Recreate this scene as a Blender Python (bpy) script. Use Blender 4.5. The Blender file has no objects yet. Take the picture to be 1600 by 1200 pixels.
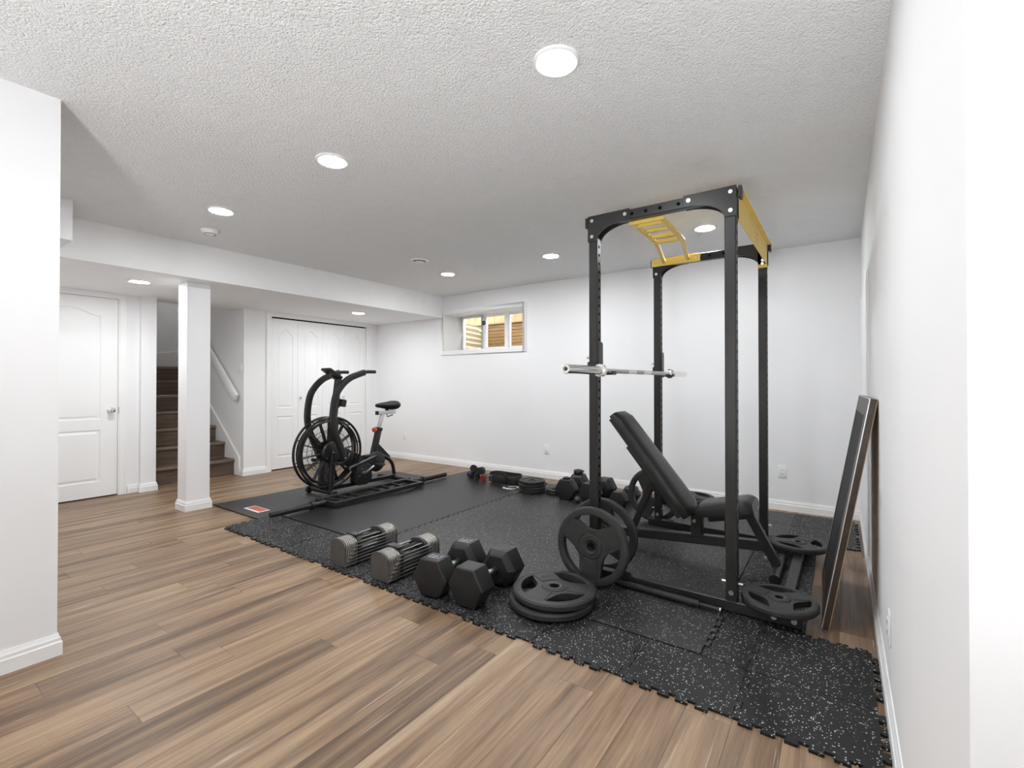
import bpy, bmesh, math, random
from mathutils import Vector, Matrix, Quaternion
random.seed(7)
PI = math.pi
SC = bpy.context.scene
COL = SC.collection

# ------------------------------------------------------------------ camera
HC, FPX, YAW, PITCH, V0 = 1.18, 736.1, 0.61, 0.0075, 591.2
cam = bpy.data.cameras.new('camera'); cam_o = bpy.data.objects.new('camera', cam); COL.objects.link(cam_o)
cam.sensor_fit = 'HORIZONTAL'; cam.sensor_width = 36.0
cam.lens = FPX / 1600 * 36.0
cam.shift_y = (V0 - 600.0) / 1600.0
cam.clip_start = 0.02
cam_o.location = (0, 0, HC)
cam_o.rotation_euler = (PI/2 + PITCH, 0, YAW)
SC.camera = cam_o

# ------------------------------------------------------------------ world, exposure
SC.view_settings.view_transform = 'Standard'; SC.view_settings.look = 'None'
SC.view_settings.gamma = 1.0; SC.view_settings.use_curve_mapping = False
SC.view_settings.exposure = 0.64
SC.cycles.use_denoising = True
SC.cycles.max_bounces = 9; SC.cycles.diffuse_bounces = 7; SC.cycles.glossy_bounces = 4
SC.cycles.use_adaptive_sampling = True; SC.cycles.adaptive_threshold = 0.04
SC.cycles.sample_clamp_indirect = 6.0
FILL_GLOBE = 275.0                                 # radiance of the unseen fill bulb added behind the viewer
LAMP = 200.0                                  # radiance of every ceiling light lens
w = bpy.data.worlds.new('daylight'); SC.world = w; w.use_nodes = True
w.node_tree.nodes['Background'].inputs[0].default_value = (1.0, 0.97, 0.92, 1)
w.node_tree.nodes['Background'].inputs[1].default_value = 9.0

# ------------------------------------------------------------------ room numbers (metres)
XR, YB, H, XS, ZS = 0.139, 4.992, 2.411, -4.703, 2.101
XL = -6.15

# ------------------------------------------------------------------ materials
def nodes(name):
    m = bpy.data.materials.new(name); m.use_nodes = True
    nt = m.node_tree
    return m, nt, nt.nodes['Principled BSDF']
def N(nt, t, **kw):
    n = nt.nodes.new(t)
    for k, v in kw.items():
        if k.startswith('i_'):
            n.inputs[int(k[2:]) if k[2:].isdigit() else k[2:]].default_value = v
        else: setattr(n, k, v)
    return n
def L(nt, a, b): nt.links.new(a, b)
def rgba(c, k=1.0): return (min(1, c[0]*k), min(1, c[1]*k), min(1, c[2]*k), 1)
def pmat(name, col, rough=0.5, metal=0.0, var=0.06, scale=6.0, bump=0.0, bscale=200.0, spec=0.5, coat=0.0):
    m, nt, p = nodes(name)
    tc = N(nt, 'ShaderNodeTexCoord')
    no = N(nt, 'ShaderNodeTexNoise', i_Scale=scale, i_Detail=2.0)
    L(nt, tc.outputs['Object'], no.inputs['Vector'])
    r = N(nt, 'ShaderNodeValToRGB')
    r.color_ramp.elements[0].position = 0.3; r.color_ramp.elements[1].position = 0.7
    r.color_ramp.elements[0].color = rgba(col, 1-var); r.color_ramp.elements[1].color = rgba(col, 1+var)
    L(nt, no.outputs['Fac'], r.inputs['Fac']); L(nt, r.outputs['Color'], p.inputs['Base Color'])
    p.inputs['Roughness'].default_value = rough; p.inputs['Metallic'].default_value = metal
    p.inputs['Specular IOR Level'].default_value = spec; p.inputs['Coat Weight'].default_value = coat
    if bump:
        n2 = N(nt, 'ShaderNodeTexNoise', i_Scale=bscale, i_Detail=3.0)
        L(nt, tc.outputs['Object'], n2.inputs['Vector'])
        b = N(nt, 'ShaderNodeBump', i_Strength=bump, i_Distance=0.002)
        L(nt, n2.outputs['Fac'], b.inputs['Height']); L(nt, b.outputs['Normal'], p.inputs['Normal'])
    return m
def ceiling_mat(name, strength, col=(0.925, 0.925, 0.925)):
    m, nt, p = nodes(name)
    tc = N(nt, 'ShaderNodeTexCoord')
    v = N(nt, 'ShaderNodeTexVoronoi', i_Scale=95.0, feature='F1')
    n1 = N(nt, 'ShaderNodeTexNoise', i_Scale=170.0, i_Detail=3.0, i_Roughness=0.6)
    n2 = N(nt, 'ShaderNodeTexNoise', i_Scale=14.0, i_Detail=2.0)
    mx = N(nt, 'ShaderNodeMath', operation='ADD'); mul = N(nt, 'ShaderNodeMath', operation='MULTIPLY', i_1=-0.7)
    L(nt, tc.outputs['Object'], v.inputs['Vector']); L(nt, tc.outputs['Object'], n1.inputs['Vector']); L(nt, tc.outputs['Object'], n2.inputs['Vector'])
    L(nt, v.outputs['Distance'], mul.inputs[0]); L(nt, mul.outputs[0], mx.inputs[0]); L(nt, n1.outputs['Fac'], mx.inputs[1])
    b = N(nt, 'ShaderNodeBump', i_Strength=strength, i_Distance=0.014)
    L(nt, mx.outputs[0], b.inputs['Height']); L(nt, b.outputs['Normal'], p.inputs['Normal'])
    r = N(nt, 'ShaderNodeValToRGB'); r.color_ramp.elements[0].color = rgba(col, 0.97); r.color_ramp.elements[1].color = rgba(col, 1.03)
    L(nt, n2.outputs['Fac'], r.inputs['Fac']); L(nt, r.outputs['Color'], p.inputs['Base Color'])
    p.inputs['Roughness'].default_value = 0.9; p.inputs['Specular IOR Level'].default_value = 0.2
    return m
def wood_mat(name, cols, rough=0.42, streak=(38.0, 2.2, 38.0), pale=0.55, randomize=True):
    """long boards along local Y: broad bands, fine grain, pale scratches; every board its own shift"""
    m, nt, p = nodes(name)
    tc = N(nt, 'ShaderNodeTexCoord'); oi = N(nt, 'ShaderNodeObjectInfo')
    off = N(nt, 'ShaderNodeVectorMath', operation='SCALE'); off.inputs[0].default_value = (37.0, 91.0, 13.0)
    L(nt, oi.outputs['Random'], off.inputs['Scale'])
    add = N(nt, 'ShaderNodeVectorMath', operation='ADD')
    L(nt, tc.outputs['Object'], add.inputs[0])
    if randomize: L(nt, off.outputs[0], add.inputs[1])
    def tex(sx, sy, det, ro=0.55, dist=0.0):
        mp = N(nt, 'ShaderNodeMapping'); mp.inputs['Scale'].default_value = (sx, sy, sx)
        L(nt, add.outputs[0], mp.inputs['Vector'])
        n = N(nt, 'ShaderNodeTexNoise', i_Scale=1.0, i_Detail=det, i_Roughness=ro, i_Distortion=dist)
        L(nt, mp.outputs[0], n.inputs['Vector']); return n.outputs['Fac']
    band = tex(15.0, 0.9, 4.0, 0.6, 0.5)
    grain = tex(streak[0]*2.4, streak[1]*1.6, 6.0, 0.7)
    scr = tex(115.0, 2.6, 4.0, 0.5)
    patch = tex(10.0, 2.0, 2.0)
    # tone = band*0.62 + random board tone
    a1 = N(nt, 'ShaderNodeMath', operation='MULTIPLY_ADD', i_1=1.35, i_2=-0.29); L(nt, band, a1.inputs[0])
    a2 = N(nt, 'ShaderNodeMath', operation='MULTIPLY_ADD', i_1=0.22); L(nt, oi.outputs['Random'], a2.inputs[0]); L(nt, a1.outputs[0], a2.inputs[2])
    a3 = N(nt, 'ShaderNodeMath', operation='SUBTRACT', i_1=-0.01); L(nt, a2.outputs[0], a3.inputs[0])
    r = N(nt, 'ShaderNodeValToRGB'); cr = r.color_ramp
    cr.elements[0].position = 0.18; cr.elements[1].position = 0.86
    cr.elements[0].color = rgba(cols[0]); cr.elements[1].color = rgba(cols[-1])
    for i, c in enumerate(cols[1:-1]):
        e = cr.elements.new(0.18 + 0.68*(i+1)/(len(cols)-1)); e.color = rgba(c)
    L(nt, a3.outputs[0], r.inputs['Fac'])
    gr = N(nt, 'ShaderNodeValToRGB'); gr.color_ramp.elements[0].position = 0.3; gr.color_ramp.elements[1].position = 0.66
    gr.color_ramp.elements[0].color = (0.62, 0.58, 0.55, 1); gr.color_ramp.elements[1].color = (1.1, 1.08, 1.06, 1)
    L(nt, grain, gr.inputs['Fac'])
    mul = N(nt, 'ShaderNodeMix', data_type='RGBA', blend_type='MULTIPLY'); mul.inputs['Factor'].default_value = 0.75
    L(nt, r.outputs['Color'], mul.inputs['A']); L(nt, gr.outputs['Color'], mul.inputs['B'])
    s1 = N(nt, 'ShaderNodeMapRange'); s1.inputs['From Min'].default_value = 0.64; s1.inputs['From Max'].default_value = 0.68; L(nt, scr, s1.inputs['Value'])
    s2 = N(nt, 'ShaderNodeMapRange'); s2.inputs['From Min'].default_value = 0.52; s2.inputs['From Max'].default_value = 0.62; L(nt, patch, s2.inputs['Value'])
    s3 = N(nt, 'ShaderNodeMath', operation='MULTIPLY'); L(nt, s1.outputs[0], s3.inputs[0]); L(nt, s2.outputs[0], s3.inputs[1])
    s4 = N(nt, 'ShaderNodeMath', operation='MULTIPLY', i_1=pale); L(nt, s3.outputs[0], s4.inputs[0])
    mx = N(nt, 'ShaderNodeMix', data_type='RGBA'); mx.inputs['B'].default_value = (0.66, 0.62, 0.58, 1)
    L(nt, s4.outputs[0], mx.inputs['Factor']); L(nt, mul.outputs['Result'], mx.inputs['A'])
    L(nt, mx.outputs['Result'], p.inputs['Base Color'])
    p.inputs['Roughness'].default_value = rough; p.inputs['Specular IOR Level'].default_value = 0.35
    b = N(nt, 'ShaderNodeBump', i_Strength=0.12, i_Distance=0.001); L(nt, grain, b.inputs['Height']); L(nt, b.outputs['Normal'], p.inputs['Normal'])
    return m
def rubber_mat(name, base, fleck, scale=95.0, share=0.17, size=0.34, rough=0.55, spec=0.4):
    m, nt, p = nodes(name)
    tc = N(nt, 'ShaderNodeTexCoord'); ge = N(nt, 'ShaderNodeNewGeometry')
    v = N(nt, 'ShaderNodeTexVoronoi', i_Scale=scale); L(nt, ge.outputs['Position'], v.inputs['Vector'])
    nz = N(nt, 'ShaderNodeTexNoise', i_Scale=scale*2.2, i_Detail=2.0); L(nt, ge.outputs['Position'], nz.inputs['Vector'])
    sp = N(nt, 'ShaderNodeSeparateColor'); L(nt, v.outputs['Color'], sp.inputs[0])
    c1 = N(nt, 'ShaderNodeMath', operation='LESS_THAN', i_1=share); L(nt, sp.outputs[0], c1.inputs[0])
    d0 = N(nt, 'ShaderNodeMath', operation='MULTIPLY_ADD', i_1=0.32, i_2=-0.16); L(nt, nz.outputs['Fac'], d0.inputs[0])
    d1 = N(nt, 'ShaderNodeMath', operation='ADD'); L(nt, v.outputs['Distance'], d1.inputs[0]); L(nt, d0.outputs[0], d1.inputs[1])
    sz = N(nt, 'ShaderNodeMath', operation='MULTIPLY', i_1=size); L(nt, sp.outputs[1], sz.inputs[0])
    c2 = N(nt, 'ShaderNodeMath', operation='LESS_THAN'); L(nt, d1.outputs[0], c2.inputs[0]); L(nt, sz.outputs[0], c2.inputs[1])
    f = N(nt, 'ShaderNodeMath', operation='MULTIPLY'); L(nt, c1.outputs[0], f.inputs[0]); L(nt, c2.outputs[0], f.inputs[1])
    big = N(nt, 'ShaderNodeTexNoise', i_Scale=3.0, i_Detail=3.0); L(nt, ge.outputs['Position'], big.inputs['Vector'])
    r = N(nt, 'ShaderNodeValToRGB'); r.color_ramp.elements[0].color = rgba(base, 0.8); r.color_ramp.elements[1].color = rgba(base, 1.25)
    L(nt, big.outputs['Fac'], r.inputs['Fac'])
    mx = N(nt, 'ShaderNodeMix', data_type='RGBA'); mx.inputs['B'].default_value = rgba(fleck)
    L(nt, f.outputs[0], mx.inputs['Factor']); L(nt, r.outputs['Color'], mx.inputs['A']); L(nt, mx.outputs['Result'], p.inputs['Base Color'])
    p.inputs['Roughness'].default_value = rough; p.inputs['Specular IOR Level'].default_value = spec
    b = N(nt, 'ShaderNodeBump', i_Strength=0.35, i_Distance=0.001); L(nt, nz.outputs['Fac'], b.inputs['Height']); L(nt, b.outputs['Normal'], p.inputs['Normal'])
    return m
def emit_mat(name, col, s):
    m = bpy.data.materials.new(name); m.use_nodes = True; nt = m.node_tree
    p = nt.nodes['Principled BSDF']; p.inputs['Base Color'].default_value = (0.9, 0.9, 0.9, 1)
    p.inputs['Emission Color'].default_value = rgba(col); p.inputs['Emission Strength'].default_value = s
    return m
def glass_mat(name):
    m = bpy.data.materials.new(name); m.use_nodes = True; nt = m.node_tree; nt.nodes.remove(nt.nodes['Principled BSDF'])
    t = N(nt, 'ShaderNodeBsdfTransparent'); g = N(nt, 'ShaderNodeBsdfGlossy', i_Roughness=0.02); fr = N(nt, 'ShaderNodeFresnel', i_IOR=1.35)
    mx = N(nt, 'ShaderNodeMixShader'); L(nt, fr.outputs[0], mx.inputs[0]); L(nt, t.outputs[0], mx.inputs[1]); L(nt, g.outputs[0], mx.inputs[2])
    L(nt, mx.outputs[0], nt.nodes['Material Output'].inputs['Surface']); return m

M = {}
M['wall'] = pmat('wall_paint', (0.855, 0.855, 0.86), 0.75, var=0.012, scale=1.5, spec=0.3)
M['ceil'] = ceiling_mat('stippled_ceiling', 0.75)
M['soffit'] = pmat('flat_ceiling_paint', (0.89, 0.89, 0.89), 0.85, var=0.012, spec=0.2)
M['white'] = pmat('white_trim_paint', (0.86, 0.86, 0.855), 0.38, var=0.01, scale=3, spec=0.45)
M['door'] = pmat('white_door_paint', (0.87, 0.87, 0.87), 0.42, var=0.01, scale=3)
M['plastic'] = pmat('white_plastic', (0.84, 0.83, 0.81), 0.35, var=0.01)
M['dark'] = pmat('dark_void', (0.003, 0.003, 0.003), 0.9, spec=0.05)
M['plank'] = wood_mat('vinyl_plank_wood', [(0.110, 0.068, 0.039), (0.175, 0.113, 0.068), (0.265, 0.178, 0.110), (0.345, 0.238, 0.150), (0.40, 0.30, 0.205)])
M['subfloor'] = pmat('dark_seam', (0.06, 0.045, 0.035), 0.8)
M['stair'] = wood_mat('dark_stair_wood', [(0.07, 0.048, 0.034), (0.11, 0.078, 0.056), (0.15, 0.108, 0.08), (0.19, 0.14, 0.105)], 0.5, pale=0.4)
M['nosing'] = wood_mat('stair_nosing_wood', [(0.16, 0.115, 0.085), (0.22, 0.165, 0.125), (0.28, 0.21, 0.16)], 0.4, pale=0.3)
M['rub_near'] = rubber_mat('flecked_rubber', (0.0085, 0.0085, 0.0085), (0.60, 0.60, 0.58), 175.0, 0.27, 0.50, 0.55, 0.35)
M['rub_mid'] = rubber_mat('worn_flecked_rubber', (0.0115, 0.011, 0.011), (0.46, 0.46, 0.45), 170.0, 0.24, 0.50, 0.44, 0.45)
M['rub_plain'] = rubber_mat('plain_black_rubber', (0.0135, 0.013, 0.0125), (0.06, 0.06, 0.06), 60.0, 0.1, 0.25, 0.42, 0.45)
M['yoga'] = pmat('grey_foam_mat', (0.018, 0.018, 0.018), 0.48, var=0.2, scale=2.5, bump=0.15, bscale=350)
M['black_steel'] = pmat('powder_coated_black_steel', (0.0195, 0.019, 0.018), 0.36, var=0.12, scale=12, bump=0.05, bscale=500, spec=0.32)
M['bike_black'] = pmat('matt_black_bike_paint', (0.011, 0.0105, 0.010), 0.38, var=0.15, scale=14, spec=0.5)
M['yellow'] = pmat('yellow_powder_coat', (0.78, 0.56, 0.135), 0.42, var=0.06, scale=9)
M['chrome'] = pmat('chrome', (0.80, 0.79, 0.77), 0.12, 1.0, var=0.03)
M['brushed'] = pmat('brushed_chrome', (0.66, 0.65, 0.63), 0.26, 1.0, var=0.05, scale=60)
M['knurl'] = pmat('knurled_steel', (0.46, 0.45, 0.44), 0.40, 1.0, var=0.1, scale=200, bump=0.4, bscale=900)
M['bolt'] = pmat('zinc_bolt', (0.72, 0.71, 0.69), 0.28, 1.0, var=0.05, scale=80)
M['plate'] = pmat('rubber_coated_iron', (0.027, 0.0265, 0.026), 0.46, var=0.12, scale=15, bump=0.1, bscale=300, spec=0.32)
M['plate_edge'] = pmat('plate_print', (0.010, 0.010, 0.010), 0.6)
M['ring'] = pmat('dark_steel_ring', (0.035, 0.034, 0.033), 0.33, 0.5, var=0.1, scale=30)
M['hex'] = pmat('hex_rubber', (0.016, 0.0155, 0.0155), 0.44, var=0.14, scale=14, bump=0.12, bscale=260, spec=0.32)
M['hex_panel'] = pmat('pale_number_panel', (0.17, 0.17, 0.185), 0.5, var=0.1, scale=40)
M['hex_print'] = pmat('grey_number_print', (0.012, 0.012, 0.016), 0.6)
M['pb_steel'] = pmat('grey_painted_steel', (0.080, 0.079, 0.076), 0.38, 0.25, var=0.06, scale=20)
M['pb_edge'] = pmat('bare_steel_edge', (0.30, 0.285, 0.262), 0.34, 0.75, var=0.08, scale=40)
M['pb_rail'] = pmat('grey_steel_rail', (0.20, 0.19, 0.185), 0.30, 0.85, var=0.08, scale=40)
M['black_plastic'] = pmat('black_plastic', (0.016, 0.016, 0.016), 0.35, var=0.1)
M['foam'] = pmat('black_foam_grip', (0.012, 0.012, 0.012), 0.65, var=0.1, bump=0.2, bscale=400)
M['vinyl'] = pmat('black_vinyl_upholstery', (0.0125, 0.012, 0.011), 0.36, var=0.12, scale=7, bump=0.15, bscale=250, spec=0.32)
M['silver'] = pmat('silver_aluminium', (0.66, 0.66, 0.66), 0.34, 0.8, var=0.04, scale=30)
M['red'] = pmat('red_plastic', (0.62, 0.06, 0.035), 0.4, var=0.05)
M['red_label'] = pmat('red_label_print', (0.56, 0.10, 0.055), 0.5, var=0.06, scale=30)
M['white_label'] = pmat('white_label_paper', (0.74, 0.72, 0.70), 0.5, var=0.03)
M['frame_wood'] = wood_mat('dark_walnut_frame', [(0.022, 0.014, 0.009), (0.035, 0.022, 0.014), (0.055, 0.035, 0.022)], 0.4, pale=0.05)
M['gold_edge'] = pmat('raw_wood_edge', (0.42, 0.27, 0.13), 0.5, var=0.1, scale=30)
M['board_face'] = pmat('dark_board_face', (0.012, 0.011, 0.010), 0.62, var=0.2, scale=5, spec=0.25)
M['webbing'] = pmat('black_webbing', (0.010, 0.010, 0.010), 0.75, var=0.2, scale=90, bump=0.4, bscale=700)
M['navy'] = pmat('navy_webbing', (0.018, 0.02, 0.05), 0.75, var=0.15, scale=90, bump=0.3, bscale=700)
M['maroon'] = pmat('dark_red_webbing', (0.25, 0.015, 0.02), 0.7, var=0.15, scale=90, bump=0.3, bscale=700)
M['leather'] = pmat('black_leather', (0.012, 0.0115, 0.010), 0.5, var=0.2, scale=20, bump=0.3, bscale=220)
M['iron'] = pmat('cast_iron', (0.016, 0.015, 0.014), 0.5, 0.2, var=0.2, scale=25, bump=0.2, bscale=200)
M['grey_ball'] = pmat('grey_rubber_ball', (0.045, 0.045, 0.045), 0.6, var=0.2, scale=30)
M['well_board'] = wood_mat('golden_well_board', [(0.075, 0.042, 0.012), (0.115, 0.068, 0.021), (0.155, 0.097, 0.034)], 0.6, pale=0.2)
M['fence_board'] = wood_mat('pale_fence_board', [(0.115, 0.077, 0.030), (0.145, 0.100, 0.043), (0.175, 0.127, 0.062)], 0.6, pale=0.1)
M['cream'] = pmat('cream_corrugated_steel', (0.24, 0.215, 0.145), 0.5, var=0.04)
M['gravel'] = pmat('well_gravel', (0.30, 0.26, 0.20), 0.9, var=0.4, scale=60, bump=0.8, bscale=80)
M['sticker'] = pmat('dark_purple_sticker', (0.03, 0.012, 0.035), 0.5)
M['sticker_mark'] = pmat('pale_sticker_print', (0.25, 0.20, 0.28), 0.5)
M['glass'] = glass_mat('window_glass')
M['globe'] = emit_mat('added_fill_globe', (0.95, 0.98, 1.0), FILL_GLOBE)
M['lens_added'] = emit_mat('added_stair_lens', (1.0, 0.97, 0.93), LAMP*0.28)
M['lens'] = emit_mat('lit_lens', (0.945, 0.975, 1.0), LAMP)

# ------------------------------------------------------------------ mesh builder
class B:
    def __init__(s, off=(0, 0, 0)): s.v = []; s.f = []; s.off = Vector(off)
    def add(s, vs, fs, X=None):
        n = len(s.v)
        s.v += [(X @ Vector(p)) if X else Vector(p) for p in vs]
        s.f += [tuple(n+i for i in f) for f in fs]; return s
    def box(s, x0, x1, y0, y1, z0, z1, X=None):
        vs = [(x0,y0,z0),(x1,y0,z0),(x1,y1,z0),(x0,y1,z0),(x0,y0,z1),(x1,y0,z1),(x1,y1,z1),(x0,y1,z1)]
        return s.add(vs, [(0,3,2,1),(4,5,6,7),(0,1,5,4),(1,2,6,5),(2,3,7,6),(3,0,4,7)], X)
    def bar(s, p0, p1, wd, ht, up=(0,0,1)):
        p0, p1 = Vector(p0), Vector(p1); d = (p1-p0); l = d.length; d.normalize()
        u = Vector(up); sd = d.cross(u)
        if sd.length < 1e-4: sd = d.cross(Vector((1,0,0)))
        sd.normalize(); u = sd.cross(d)
        X = Matrix((sd, d, u)).transposed().to_4x4(); X.translation = p0
        return s.box(-wd/2, wd/2, 0, l, -ht/2, ht/2, X)
    def lathe(s, prof, n=24, X=None, close=False, phase=0.0):
        vs = []; fs = []; m = len(prof)
        for i in range(n):
            a = 2*PI*i/n + phase
            for r, z in prof: vs.append((r*math.cos(a), r*math.sin(a), z))
        for i in range(n):
            j = (i+1) % n
            for k in range(m if close else m-1):
                k2 = (k+1) % m; fs.append((i*m+k, j*m+k, j*m+k2, i*m+k2))
        if not close:
            if prof[0][0] > 1e-5: fs.append(tuple(i*m for i in reversed(range(n))))
            if prof[-1][0] > 1e-5: fs.append(tuple(i*m+m-1 for i in range(n)))
        return s.add(vs, fs, X)
    def frame(s, p, d):
        q = Vector((0,0,1)).rotation_difference(Vector(d).normalized()); X = q.to_matrix().to_4x4(); X.translation = Vector(p); return X
    def cyl(s, p0, p1, r0, r1=None, n=16):
        p0, p1 = Vector(p0), Vector(p1); r1 = r0 if r1 is None else r1
        return s.lathe([(r0, 0), (r1, (p1-p0).length)], n, s.frame(p0, p1-p0))
    def sweep(s, pts, prof, up=(0,0,1), caps=True, closed=False):
        pts = [Vector(p) for p in pts]; m = len(prof); n = len(pts); base = len(s.v); up = Vector(up)
        for i, p in enumerate(pts):
            if closed: t = pts[(i+1) % n] - pts[i-1]
            else: t = (pts[min(i+1, n-1)] - pts[max(i-1, 0)])
            t.normalize(); sd = t.cross(up)
            if sd.length < 1e-3: sd = t.cross(Vector((1, 0.01, 0)))
            sd.normalize(); u = sd.cross(t)
            for a, b in prof: s.v.append(p + sd*a + u*b)
        for i in range(n if closed else n-1):
            j = (i+1) % n
            for k in range(m):
                k2 = (k+1) % m; s.f.append((base+i*m+k, base+i*m+k2, base+j*m+k2, base+j*m+k))
        if caps and not closed:
            s.f.append(tuple(base+k for k in reversed(range(m)))); s.f.append(tuple(base+(n-1)*m+k for k in range(m)))
        return s
    def tube(s, pts, r, n=10, up=(0,0,1), closed=False):
        return s.sweep(pts, [(r*math.cos(2*PI*k/n), r*math.sin(2*PI*k/n)) for k in range(n)], up, True, closed)
    def prism(s, poly, z0, z1, X=None):
        n = len(poly)
        vs = [(x, y, z0) for x, y in poly] + [(x, y, z1) for x, y in poly]
        fs = [tuple(reversed(range(n))), tuple(range(n, 2*n))] + [(i, (i+1) % n, n+(i+1) % n, n+i) for i in range(n)]
        return s.add(vs, fs, X)
    def ball(s, c, r, nu=16, nv=10):
        r = (r, r, r) if not hasattr(r, '__len__') else r
        prof = [(math.sin(PI*k/nv), -math.cos(PI*k/nv)) for k in range(nv+1)]
        prof[0] = (0.0, -1.0); prof[-1] = (0.0, 1.0)
        X = Matrix.Translation(Vector(c)) @ Matrix.Diagonal((r[0], r[1], r[2], 1))
        return s.lathe(prof, nu, X)
    def torus(s, c, axis, R, r, n=32, m=8):
        X = s.frame(c, axis)
        return s.lathe([(R+r*math.cos(2*PI*k/m), r*math.sin(2*PI*k/m)) for k in range(m)], n, X, close=True)
    def loft(s, rings):
        n = len(rings[0]); b = len(s.v)
        for r in rings: s.v += [Vector(p) for p in r]
        for i in range(len(rings)-1):
            for k in range(n):
                k2 = (k+1) % n; s.f.append((b+i*n+k, b+i*n+k2, b+(i+1)*n+k2, b+(i+1)*n+k))
        s.f.append(tuple(b+k for k in reversed(range(n)))); s.f.append(tuple(b+(len(rings)-1)*n+k for k in range(n))); return s
    def mesh(s, name, bevel=0.0, segs=2, angle=35, mat=None, flat=False):
        me = bpy.data.meshes.new(name); me.from_pydata([tuple(v - s.off) for v in s.v], [], s.f)
        bm = bmesh.new(); bm.from_mesh(me)
        bmesh.ops.remove_doubles(bm, verts=bm.verts, dist=1e-6)
        bmesh.ops.recalc_face_normals(bm, faces=bm.faces)
        if bevel:
            es = [e for e in bm.edges if len(e.link_faces) == 2 and e.calc_face_angle(0) > math.radians(30)]
            bmesh.ops.bevel(bm, geom=es, offset=bevel, segments=segs, profile=0.5, affect='EDGES', clamp_overlap=True)
        for f in bm.faces: f.smooth = not flat
        bm.to_mesh(me); bm.free()
        if not flat: me.set_sharp_from_angle(angle=math.radians(angle))
        if mat: me.materials.append(M[mat] if isinstance(mat, str) else mat)
        return me
    def build(s, name, mat, parent=None, bevel=0.0, segs=2, angle=35, loc=None, flat=False):
        return link(name, s.mesh(name, bevel, segs, angle, mat, flat), parent, s.off if (parent is None and loc is None) else loc)
def link(name, me, parent=None, loc=None):
    o = bpy.data.objects.new(name, me); COL.objects.link(o)
    if parent: o.parent = parent
    if loc is not None: o.location = loc
    return o
def tag(o, label, cat, group=None):
    o['label'] = label; o['category'] = cat
    if group: o['group'] = group
    return o
def struct(o): o['kind'] = 'structure'; return o
def root(name, loc, label, cat, group=None, rz=0.0, rot=None):
    o = bpy.data.objects.new(name, None); COL.objects.link(o); o.location = loc; o.empty_display_size = 0.05
    o.rotation_euler = rot if rot else (0, 0, rz)
    return tag(o, label, cat, group)
def sroot(name, loc=(0, 0, 0)):
    o = bpy.data.objects.new(name, None); COL.objects.link(o); o.location = loc; return struct(o)
def copy_tree(o, parent=None):
    c = o.copy(); COL.objects.link(c); c.parent = parent
    for ch in [x for x in bpy.data.objects if x.parent == o]: copy_tree(ch, c)
    return c
def boolean(me, cutters):
    """cut meshes out of a mesh, return the result"""
    a = bpy.data.objects.new('tmp_a', me); COL.objects.link(a); tmp = [a]
    for c in cutters:
        b = bpy.data.objects.new('tmp_b', c); COL.objects.link(b); tmp.append(b)
        md = a.modifiers.new('cut', 'BOOLEAN'); md.operation = 'DIFFERENCE'; md.solver = 'EXACT'; md.object = b
    dg = bpy.context.evaluated_depsgraph_get(); dg.update()
    r = bpy.data.meshes.new_from_object(a.evaluated_get(dg))
    for t in tmp: bpy.data.objects.remove(t)
    for p in r.polygons: p.use_smooth = True
    r.set_sharp_from_angle(angle=math.radians(35)); return r
def text_mesh(txt, size, depth, mat):
    cu = bpy.data.curves.new('txt', 'FONT'); cu.body = txt; cu.size = size; cu.extrude = depth; cu.align_x = 'CENTER'; cu.align_y = 'CENTER'; cu.resolution_u = 3
    o = bpy.data.objects.new('txt', cu); COL.objects.link(o)
    dg = bpy.context.evaluated_depsgraph_get(); dg.update()
    me = bpy.data.meshes.new_from_object(o.evaluated_get(dg)); bpy.data.objects.remove(o)
    me.materials.clear(); me.materials.append(M[mat]); return me
def rrect(w, h, r=0.0, n=4):
    if r <= 0: return [(-w/2,-h/2),(w/2,-h/2),(w/2,h/2),(-w/2,h/2)]
    out = []
    for cx, cy, a0 in ((w/2-r,-h/2+r,-PI/2),(w/2-r,h/2-r,0),(-w/2+r,h/2-r,PI/2),(-w/2+r,-h/2+r,PI)):
        for k in range(n+1): a = a0 + PI/2*k/n; out.append((cx+r*math.cos(a), cy+r*math.sin(a)))
    return out
def smooth_path(pts, n=6):
    """Catmull-Rom through the points"""
    P = [Vector(p) for p in pts]; P = [P[0]*2-P[1]] + P + [P[-1]*2-P[-2]]; out = []
    for i in range(1, len(P)-2):
        for k in range(n):
            t = k/n
            out.append(0.5*((2*P[i]) + (P[i+1]-P[i-1])*t + (2*P[i-1]-5*P[i]+4*P[i+1]-P[i+2])*t*t + (3*P[i]-P[i-1]-3*P[i+1]+P[i+2])*t**3))
    out.append(P[-2]); return out

# ================================================================== ROOM SHELL
YF = -1.4                                           # wall behind the camera
fl = B().box(-6.6, 2.0, YF, YB+0.02, -0.12, -0.006).build('floor', 'subfloor'); struct(fl)
PW, PL, GAP = 0.152, 1.22, 0.0005
full = B().box(-PW/2+GAP, PW/2-GAP, -PL/2+GAP, PL/2-GAP, -0.006, 0.0).mesh('plank', mat='plank')
col = 0; x = XR + 0.001
spans = []
xx = XR + 0.001
while xx > -6.56: spans.append((xx-PW/2, YF, YB)); xx -= PW
xx = XR + 0.001 + PW
while xx < 2.02: spans.append((xx-PW/2, YF, 0.87)); xx += PW
for i, (cx, ya, yb) in enumerate(spans):
    y = ya - random.Random(i*13+5).random()*PL
    while y < yb - 0.01:
        a, b = max(y, ya), min(y+PL, yb)
        if b - a > 0.02:
            if b-a > PL-0.002: me = full
            else: me = B().box(-PW/2+GAP, PW/2-GAP, -(b-a)/2+GAP, (b-a)/2-GAP, -0.006, 0.0).mesh('plank', mat='plank')
            link('plank', me, fl, (cx, (a+b)/2, 0))
        y += PL
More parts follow.
